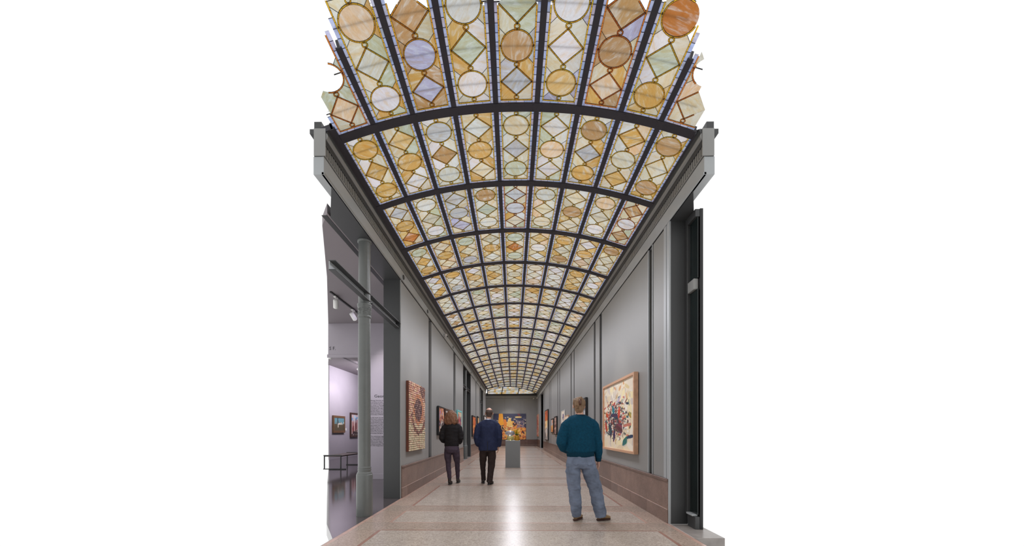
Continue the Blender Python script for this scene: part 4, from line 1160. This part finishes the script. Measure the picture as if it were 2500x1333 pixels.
# ------------------------------------------------------------------ PEOPLE
def remesh(mb, name, mat, parent, org, voxel=.012, smooth=2, disp=None, keep=1.0):
    me = mb.mesh(name, mat, org)
    o = bpy.data.objects.new(name, me); COL.objects.link(o)
    m = o.modifiers.new('r', 'REMESH'); m.mode = 'VOXEL'; m.voxel_size = voxel; m.use_smooth_shade = True
    s = o.modifiers.new('s', 'SMOOTH'); s.iterations = smooth; s.factor = .5
    dg = bpy.context.evaluated_depsgraph_get()
    m2 = bpy.data.meshes.new_from_object(o.evaluated_get(dg)); m2.name = name
    bpy.data.objects.remove(o)
    if disp:
        nr = [Vector(v.normal) for v in m2.vertices]
        for v, n_ in zip(m2.vertices, nr): v.co = v.co + n_ * disp(Vector(v.co) + Vector(org))
    m2.materials.clear(); m2.materials.append(mat)
    for p in m2.polygons: p.use_smooth = True
    o = bpy.data.objects.new(name, m2)
    return link(o, parent, org)
SKIN = paint('skin', srgb(206, 158, 136), .5, .06, 8)
def hand(b, wr, dr, palm_n, side, s=1.0, curl=.5):
    """wr wrist, dr direction of the fingers, palm_n palm normal, side: thumb side vector"""
    wr, dr, pn, sd = Vector(wr), Vector(dr).normalized(), Vector(palm_n).normalized(), Vector(side).normalized()
    b.tube([wr, wr + dr * .03 * s, wr + dr * .085 * s], [(.026 * s, .018 * s), (.036 * s, .016 * s), (.040 * s, .014 * s)], 12, ref=sd)
    for k, ln in enumerate((.068, .078, .073, .058)):
        o = wr + dr * .078 * s + sd * (.027 - .018 * k) * s
        d1 = (dr + pn * curl * .5).normalized(); d2 = (dr + pn * curl * 1.4).normalized(); d3 = (dr * .6 + pn * curl * 2.2).normalized()
        p1 = o + d1 * ln * .45 * s; p2 = p1 + d2 * ln * .32 * s; p3 = p2 + d3 * ln * .28 * s
        b.tube([o - dr * .02 * s, o, p1, p2, p3], [.0095 * s, .0095 * s, .009 * s, .008 * s, .006 * s], 8, ref=sd)
    o = wr + dr * .03 * s + sd * .028 * s
    b.tube([o - sd * .015 * s, o, o + (dr * .7 + sd * .6 + pn * .3).normalized() * .035 * s, o + (dr * .9 + sd * .5 + pn * .6).normalized() * .06 * s], [.012 * s, .013 * s, .010 * s, .007 * s], 8, ref=pn)
def head(b, c, s=1.0, tilt=0):
    c = Vector(c)
    b.ball(c + Vector((0, -.012, .02)) * s, (.076 * s, .094 * s, .092 * s), 20)
    b.ball(c + Vector((0, .022, -.045)) * s, (.056 * s, .066 * s, .072 * s), 16)
    b.tube([c + Vector((0, .088, .005)) * s, c + Vector((0, .108, -.022)) * s, c + Vector((0, .085, -.034)) * s], [.008 * s, .014 * s, .010 * s], 8)   # nose
    b.tube([c + Vector((-.022, .082, -.062)) * s, c + Vector((0, .090, -.060)) * s, c + Vector((.022, .082, -.062)) * s], [.005 * s, .008 * s, .005 * s], 8, ref=(0, 0, 1))
    for q_ in (-1, 1):
        b.ball(c + Vector((q_ * .080, -.005, -.012)) * s, (.010 * s, .020 * s, .032 * s), 10)
def face(parent, c, s, org):
    c = Vector(c)
    for q_ in (-1, 1):
        b = MB(); b.ball(c + Vector((q_ * .030, .076, .006)) * s, .012 * s, 10); b.build('eye', M['white'], parent, org=org)
        
def person(base, lab, S):
    ox, oy = base
    g = lambda p: (p[0] + ox, p[1] + oy, p[2])
    b = MB()
    hs = S.get('hs', 1.0)
    head(b, g(S['head']), hs)
    hx, hy, hz = S['head']
    b.tube([g((hx, hy - .01, hz - .05)), g((hx * .5 + S['neck'][0] * .5, hy - .02, hz - .12)), g(S['neck'])], [.052 * hs, .052 * hs, .062], 16)
    for pts, rads in S['torso']: b.tube([g(p) for p in pts], rads, 24)
    for arm in S['arms']: b.tube([g(p) for p in arm], [.052, .042, .036, .028][:len(arm)] if len(arm) == 4 else [.05, .036, .027], 12, ref=(0, 1, 0))
    for leg in S['legs']: b.tube([g(p) for p in leg], [.085, .055, .038][:len(leg)], 14)
    for h in S['hands']: hand(b, g(h[0]), *h[1:])
    org = (ox, oy, 0)
    body = remesh(b, 'person', SKIN, None, org, .0075, 1)
    body['label'] = lab; body['category'] = 'person'
    face(body, g(S['head']), hs, org)
    return body, g, org
def fold(sc, amp, stretch=(1, 1, 1), seed=0):
    return lambda p: amp * noise.noise(Vector((p.x * sc * stretch[0] + seed, p.y * sc * stretch[1], p.z * sc * stretch[2]))) + amp * .5 * noise.noise(Vector((p.x * sc * 2.3 * stretch[0], p.y * sc * 2.3, p.z * sc * 2.3 * stretch[2] + seed)))

# -- near visitor: teal sweater, blue jeans, tan clogs
knit = paint('teal_wool', srgb(8, 63, 86), .9, .18, 40, bump=.6, bscale=160, spec=.2)
rib_knit = paint('teal_rib', srgb(7, 50, 68), .9, .1, 40, bump=.5, bscale=120, spec=.2, stretch=(3, 3, .2))
denim = paint('blue_denim', srgb(112, 122, 141), .85, .28, 7, bump=.3, bscale=200, spec=.2)
S = dict(head=(-.008, .03, 1.605), neck=(.005, .0, 1.455), hs=1.0,
  torso=[([(.02, 0, .78), (.01, 0, .95), (.012, .0, 1.15), (.0, 0, 1.32), (.0, -.005, 1.42), (.004, -.005, 1.46)], [(.15, .10), (.14, .10), (.15, .10), (.16, .09), (.10, .07), (.055, .052)])],
  arms=[[(-.14, 0, 1.33), (-.245, -.03, 1.10), (-.17, .10, .96)], [(.14, 0, 1.33), (.24, -.02, 1.09), (.262, .03, .84)]],
  legs=[[(-.08, 0, .82), (-.07, .02, .42), (-.045, 0, .05)], [(.11, 0, .82), (.225, .03, .42), (.295, .0, .05)]],
  hands=[((-.17, .10, .955), (.6, .5, -.7), (0, .2, -1), (.3, .6, .3), .95, .5), ((.262, .03, .835), (.06, .1, -1), (-.9, 0, 0), (0, 1, 0), .95, .45)])
body, g, org = person((.935, 5.33), 'person in teal wool sweater, blue jeans and tan clogs facing the cream abstract', S)
b = MB()
b.tube([g(p) for p in [(.008, .0, .945), (.008, 0, .975), (.010, 0, 1.03), (.008, 0, 1.15), (-.004, 0, 1.26), (-.008, 0, 1.34), (-.006, 0, 1.395), (0, -.004, 1.435), (.004, -.004, 1.468)]],
       [(.178, .125), (.205, .145), (.206, .148), (.196, .142), (.202, .135), (.205, .125), (.175, .105), (.115, .085), (.068, .066)], 32)
b.tube([g(p) for p in [(-.155, 0, 1.385), (-.205, -.005, 1.32), (-.245, -.02, 1.20), (-.262, -.03, 1.09), (-.225, .03, 1.01), (-.165, .09, .965)]], [.055, .074, .072, .070, .062, .046], 18, ref=(0, 1, 0))
b.tube([g(p) for p in [(.15, 0, 1.385), (.195, 0, 1.32), (.228, -.01, 1.20), (.245, -.02, 1.08), (.256, .0, .96), (.262, .02, .87)]], [.055, .074, .070, .067, .060, .048], 18, ref=(0, 1, 0))
b.tube([g((-.02, 0, 1.435)), g((-.10, 0, 1.405)), g((-.185, 0, 1.345))], [(.06, .06), (.072, .060), (.066, .062)], 18, ref=(0, 1, 0))
b.tube([g((.02, 0, 1.435)), g((.10, 0, 1.405)), g((.172, 0, 1.345))], [(.06, .06), (.072, .060), (.066, .062)], 18, ref=(0, 1, 0))
remesh(b, 'sweater', knit, body, org, .010, 3, fold(7, .012, (1, 1, .6)))
b = MB(); b.tube([g(p) for p in [(.008, 0, .890), (.008, 0, .90), (.008, 0, .945), (.008, 0, .962)]], [(.182, .132), (.190, .137), (.196, .14), (.19, .135)], 32); b.build('hem_band', rib_knit, body)
b = MB(); b.tube([g(p) for p in [(.262, .02, .885), (.262, .025, .84), (.262, .027, .828)]], [.044, .040, .037], 16, ref=(0, 1, 0)); b.build('cuff', rib_knit, body)
b = MB(); b.tube([g(p) for p in [(.004, -.004, 1.455), (.004, -.004, 1.478)]], [(.072, .069), (.063, .062)], 24, cap=False); b.build('neck_band', rib_knit, body)
b = MB()
b.tube([g(p) for p in [(.012, 0, .955), (.012, 0, .88), (.012, -.01, .80), (.012, -.008, .74)]], [(.175, .12), (.192, .135), (.200, .145), (.17, .13)], 28)
b.tube([g(p) for p in [(-.085, 0, .80), (-.095, 0, .68), (-.085, .01, .55), (-.070, .02, .42), (-.063, .0, .30), (-.052, -.005, .18), (-.045, 0, .075), (-.043, 0, .055)]], [.098, .102, .094, .084, .084, .080, .064, .060], 22)
b.tube([g(p) for p in [(.105, 0, .80), (.145, 0, .68), (.190, .01, .55), (.228, .02, .42), (.245, .01, .30), (.268, 0, .18), (.295, 0, .07), (.298, 0, .052)]], [.105, .106, .097, .091, .088, .083, .076, .073], 22)
remesh(b, 'jeans', denim, body, org, .008, 1, fold(12, .010, (.8, .8, 1.4), 5))
for x in (-.075, .10):
    b = MB(); c = Vector(g((x, -.151, .83)))
    pts = [(-.042, .04), (.042, .04), (.040, -.028), (0, -.045), (-.040, -.028)]
    v = [(c.x + u, c.y + .012 * abs(u) / .05, c.z + w_) for u, w_ in pts] + [(c.x + u, c.y + .03, c.z + w_) for u, w_ in pts]
    b.add(v, [(4, 3, 2, 1, 0), (5, 6, 7, 8, 9)] + [(i, (i + 1) % 5, 5 + (i + 1) % 5, 5 + i) for i in range(5)]); b.build('pocket', denim, body)
hairm = paint('ash_blond_hair', srgb(128, 100, 74), .55, .4, 30, bump=.6, bscale=80, stretch=(1, 1, .12))
b = MB(); hc = g(S['head'])
hc = Vector(hc)
b.ball(hc + Vector((0, -.02, .030)), (.086, .098, .092), 22); b.ball(hc + Vector((0, -.045, -.03)), (.068, .062, .07), 18); b.ball(hc + Vector((.0, -.05, -.075)), (.048, .035, .04), 14)
b.tube([hc + Vector((-.04, -.10, -.045)), hc + Vector((-.045, -.115, .0)), hc + Vector((-.035, -.11, .05)), hc + Vector((-.01, -.10, .09)), hc + Vector((.02, -.07, .105))], [.018, .032, .034, .03, .02], 14, ref=(1, 0, 0))
b.ball(hc + Vector((-.062, -.07, .05)), (.03, .035, .05), 12); b.ball(hc + Vector((.03, -.085, .035)), (.04, .03, .055), 12)
remesh(b, 'hair', hairm, body, org, .0065, 1, fold(38, .010, (1, 1, .25), 3))
b = MB(); b.tube([hc + Vector((-.005, -.145, .075)), hc + Vector((-.012, -.152, .04)), hc + Vector((-.005, -.14, .0))], [(.018, .012), (.024, .012), (.014, .01)], 10); b.build('hair_claw', paint('brown_plastic', srgb(86, 56, 40), .3, .2), body)
suede = paint('tan_suede', srgb(150, 122, 88), .85, .12, 20, bump=.2); sole_m = paint('brown_sole', srgb(70, 42, 32), .7, .2, 20)
def clog(parent, heel, toe, nm='shoe', mats=(suede, sole_m), w_=.045, org=org, h=.075):
    H, T = Vector(g(heel)), Vector(g(toe)); d = (T - H).normalized()
    P = [H - d * .005, H + d * .02, H.lerp(T, .35), H.lerp(T, .7), H.lerp(T, .92), T]
    b = MB(); b.tube([p + Vector((0, 0, .026 + z)) for p, z in zip(P, (.03, .034, .034, .02, .012, .006))], [(w_ * .5, h * .4), (w_ * .8, h * .55), (w_ * .9, h * .5), (w_, h * .36), (w_ * .85, h * .28), (w_ * .45, h * .16)], 16, ref=d.cross(Vector((0, 0, 1))))
    sh = b.build(nm, mats[0], parent)
    b = MB(); b.tube([p + Vector((0, 0, .014)) for p in P], [(w_ * .55, .0145), (w_ * .85, .014), (w_ * .85, .014), (w_ * 1.02, .014), (w_ * .9, .013), (w_ * .5, .011)], 16, ref=d.cross(Vector((0, 0, 1))))
    b.build('sole', mats[1], sh)
    return sh
clog(body, (-.075, -.03, 0), (.045, .165, 0)); s2 = clog(body, (.245, -.01, 0), (.435, .075, 0))
b = MB(); c = Vector(g((.335, .03, .075)))
b.tube([c + Vector((-.03, -.05, -.035)), c + Vector((.0, -.02, .0)), c + Vector((-.02, .05, -.02))], [(.012, .003)] * 3, 8, ref=(1, .4, 0)); b.build('strap', suede, body)

# -- man in the blue jacket
jacket = paint('navy_jacket', srgb(34, 42, 70), .75, .12, 30, bump=.25, bscale=140, spec=.25)
trous = paint('brown_trousers', srgb(52, 42, 40), .8, .15, 20, spec=.2)
S = dict(head=(.045, .02, 1.675), neck=(.03, 0, 1.50), hs=1.1,
  torso=[([(.01, 0, .80), (.015, 0, 1.0), (.02, 0, 1.2), (.022, 0, 1.36), (.026, 0, 1.47), (.03, 0, 1.50)], [(.16, .11), (.16, .12), (.17, .12), (.17, .10), (.10, .075), (.06, .06)])],
  arms=[[(-.15, 0, 1.36), (-.255, -.03, 1.12), (-.195, .05, .90)], [(.19, 0, 1.36), (.285, -.02, 1.11), (.26, .05, .88)]],
  legs=[[(-.08, 0, .84), (-.11, .12, .47), (-.10, .23, .08)], [(.10, 0, .84), (.095, .06, .46), (.055, .0, .08)]],
  hands=[((-.195, .05, .895), (.4, .5, -.8), (.8, 0, 0), (0, 1, 0), 1.0, .4), ((.258, .055, .875), (-.05, .1, -1), (-.9, 0, 0), (0, 1, 0), 1.0, .5)])
body, g, org = person((-.60, 8.93), 'person in a navy blue jacket and dark trousers walking away, balding head', S)
b = MB()
b.tube([g(p) for p in [(.016, 0, .80), (.016, 0, .83), (.016, 0, 1.0), (.02, 0, 1.12), (.022, 0, 1.25), (.024, 0, 1.36), (.026, 0, 1.44), (.028, -.004, 1.495), (.03, -.004, 1.525)]],
       [(.222, .145), (.226, .15), (.212, .145), (.200, .138), (.212, .14), (.218, .13), (.185, .11), (.11, .085), (.068, .07)], 32)
b.tube([g(p) for p in [(-.15, 0, 1.425), (-.205, 0, 1.35), (-.24, -.02, 1.22), (-.256, -.03, 1.10), (-.235, .0, 1.0), (-.20, .045, .915)]], [.06, .076, .072, .068, .064, .056], 18, ref=(0, 1, 0))
b.tube([g(p) for p in [(.20, 0, 1.425), (.25, 0, 1.35), (.276, -.015, 1.22), (.286, -.02, 1.10), (.276, .02, .98), (.262, .045, .895)]], [.06, .076, .072, .068, .062, .054], 18, ref=(0, 1, 0))
b.tube([g((0, 0, 1.485)), g((-.08, 0, 1.455)), g((-.18, 0, 1.385))], [(.06, .05), (.078, .062), (.07, .066)], 18, ref=(0, 1, 0))
b.tube([g((.06, 0, 1.485)), g((.14, 0, 1.455)), g((.228, 0, 1.385))], [(.06, .05), (.078, .062), (.07, .066)], 18, ref=(0, 1, 0))
jk = remesh(b, 'jacket', jacket, body, org, .011, 2, fold(9, .010, (1, 1, .7), 9))
b = MB(); b.box(*[v for v in (g((.014, 0, 0))[0], g((.022, 0, 0))[0])], g((0, -.16, 0))[1], g((0, -.148, 0))[1], .80, 1.02); b.build('back_vent', M['black'], jk)
b = MB(); b.tube([g(p) for p in [(.03, -.006, 1.51), (.033, -.006, 1.545)]], [(.070, .072), (.064, .066)], 24, cap=False); b.build('shirt_collar', paint('pale_shirt', srgb(196, 200, 214), .8, .02), body)
b = MB()
b.tube([g(p) for p in [(.01, 0, .90), (.01, 0, .84), (.01, 0, .77)]], [(.17, .12), (.185, .13), (.16, .12)], 24)
b.tube([g(p) for p in [(-.085, 0, .82), (-.098, .04, .66), (-.112, .12, .47), (-.108, .18, .28), (-.102, .23, .09), (-.102, .235, .07)]], [.098, .09, .072, .060, .055, .054], 20)
b.tube([g(p) for p in [(.10, 0, .82), (.105, .03, .66), (.098, .06, .47), (.075, .03, .28), (.055, .0, .08), (.054, .0, .06)]], [.10, .098, .085, .074, .070, .068], 20)
remesh(b, 'trousers', trous, body, org, .010, 2, fold(10, .008, (1, 1, 1), 2))
b = MB(); hc = Vector(g(S['head']))
b.ball(hc + Vector((0, -.028, .020)), (.088, .096, .086), 20); b.ball(hc + Vector((0, -.05, -.05)), (.066, .05, .05), 14)
remesh(b, 'hair', paint('grey_brown_hair', srgb(78, 62, 54), .7, .3, 30, bump=.4), body, org, .008, 1, fold(50, .004, (1, 1, .3)))
b = MB(); b.ball(hc + Vector((.0, -.020, .072)), (.050, .058, .04), 16); b.build('bald_patch', paint('scalp', srgb(138, 108, 94), .5, .15, 30), body)
lea = paint('black_leather', srgb(34, 26, 24), .4, .15)
for a_, t_ in (((-.105, .18, 0), (-.135, .46, 0)), ((.035, -.06, 0), (.115, .20, 0))): clog(body, a_, t_, 'shoe', (lea, M['black']), .046, org, .085)

# -- woman with red hair, black top
top_m = paint('black_jersey', srgb(36, 34, 36), .85, .15, 30, bump=.2, spec=.2)
pant = paint('plum_grey_trousers', srgb(74, 64, 76), .85, .12, 20, spec=.2)
S = dict(head=(.005, .03, 1.625), neck=(.012, 0, 1.46), hs=1.0,
  torso=[([(.015, 0, .82), (.015, 0, 1.0), (.015, 0, 1.18), (.015, 0, 1.32), (.014, 0, 1.42), (.012, 0, 1.46)], [(.14, .10), (.13, .095), (.145, .10), (.15, .09), (.09, .065), (.052, .05)])],
  arms=[[(-.13, 0, 1.32), (-.215, -.03, 1.10), (-.15, .17, .99)], [(.15, 0, 1.32), (.228, -.03, 1.10), (.17, .16, .97)]],
  legs=[[(-.07, 0, .84), (-.065, .02, .49), (-.03, 0, .09)], [(.10, 0, .84), (.125, .15, .50), (.12, .28, .10)]],
  hands=[((-.15, .17, .99), (.7, .6, .1), (0, 0, -1), (0, 1, .3), .9, .5), ((.17, .16, .97), (-.7, .6, .1), (0, 0, -1), (0, 1, .3), .9, .5)])
body, g, org = person((-1.45, 8.92), 'person with wavy shoulder-length red hair in a black top and plum trousers walking away', S)
b = MB()
b.tube([g(p) for p in [(.018, 0, .90), (.018, 0, .93), (.018, 0, 1.02), (.018, 0, 1.12), (.018, 0, 1.24), (.018, 0, 1.33), (.016, 0, 1.40), (.014, 0, 1.45), (.012, 0, 1.475)]],
       [(.165, .12), (.172, .125), (.172, .125), (.168, .122), (.178, .122), (.186, .118), (.155, .10), (.095, .075), (.062, .06)], 30)
b.tube([g(p) for p in [(-.125, 0, 1.385), (-.17, 0, 1.32), (-.205, -.02, 1.20), (-.222, -.03, 1.09), (-.20, .06, 1.03), (-.155, .16, .995)]], [.052, .068, .066, .062, .055, .045], 16, ref=(0, 1, 0))
b.tube([g(p) for p in [(.155, 0, 1.385), (.20, 0, 1.32), (.225, -.02, 1.20), (.235, -.03, 1.09), (.215, .05, 1.02), (.175, .15, .975)]], [.052, .068, .066, .062, .055, .045], 16, ref=(0, 1, 0))
b.tube([g((0, 0, 1.44)), g((-.07, 0, 1.41)), g((-.15, 0, 1.35))], [(.05, .05), (.066, .055), (.06, .058)], 18, ref=(0, 1, 0))
b.tube([g((.03, 0, 1.44)), g((.10, 0, 1.41)), g((.18, 0, 1.35))], [(.05, .05), (.066, .055), (.06, .058)], 18, ref=(0, 1, 0))
remesh(b, 'top', top_m, body, org, .011, 2, fold(10, .012, (.6, .6, 1.4), 4))
b = MB()
b.tube([g(p) for p in [(.018, 0, .93), (.018, 0, .88), (.018, -.008, .82), (.018, 0, .76)]], [(.150, .11), (.168, .125), (.175, .135), (.15, .12)], 24)
b.tube([g(p) for p in [(-.070, 0, .80), (-.075, .01, .66), (-.068, .02, .50), (-.052, .0, .32), (-.034, 0, .16), (-.032, 0, .14)]], [.092, .086, .062, .056, .046, .045], 18)
b.tube([g(p) for p in [(.105, 0, .80), (.12, .06, .66), (.127, .14, .50), (.124, .20, .32), (.118, .27, .14), (.118, .275, .11)]], [.094, .086, .062, .056, .046, .045], 18)
remesh(b, 'trousers', pant, body, org, .010, 2, fold(12, .007, (1, 1, 1), 8))
red = paint('auburn_hair', srgb(120, 82, 58), .55, .45, 26, bump=.7, bscale=70, stretch=(1, 1, .2))
b = MB(); hc = Vector(g(S['head']))
b.ball(hc + Vector((0, -.02, .03)), (.100, .105, .092), 20)
b.tube([hc + Vector((0, -.03, .05)), hc + Vector((0, -.04, -.03)), hc + Vector((.0, -.05, -.11)), hc + Vector((0.005, -.055, -.18)), hc + Vector((.005, -.05, -.225))], [(.115, .10), (.145, .11), (.168, .105), (.165, .09), (.12, .06)], 24)
remesh(b, 'hair', red, body, org, .008, 1, fold(26, .015, (1, 1, .4), 6))
boot = paint('dark_boot', srgb(44, 36, 34), .5, .15)
clog(body, (-.03, -.06, 0), (-.02, .17, 0), 'shoe', (boot, M['black']), .042, org, .09)
b = MB(); b.tube([g(p) for p in [(-.032, .0, .05), (-.034, 0, .10), (-.034, 0, .16)]], [.040, .040, .042], 14); b.build('boot_shaft', boot, body)
clog(body, (.12, .22, 0), (.13, .44, 0), 'shoe', (boot, M['black']), .042, org, .09)
b = MB(); b.tube([g(p) for p in [(.12, .265, .05), (.12, .27, .10), (.118, .275, .17)]], [.040, .040, .042], 14); b.build('boot_shaft', boot, body)

# ------------------------------------------------------------------ lights of the side gallery, area ones added as fill
spot('gallery_wall_wash', (-3.2, 8.3, 3.9), (-3.5, 9.9, 1.45), 100, (.86, .80, 1.0), 70, 1.0, .1)
area('gallery_ceiling_fill', (-3.4, 8.6, 4.0), .3, 3, (.86, .78, 1.0), (math.radians(35), 0, 0), 1.2)  # added fill without a fixture, near the gallery entrance
area('far_gallery_fill', (-6.3, 17.5, 4.0), 1.2, 190, (.95, .90, 1.0), (0, math.radians(50), 0), 3.0)  # unseen fill added to brighten the far room

for o in list(bpy.data.objects):
    if '_o' in o: del o['_o']
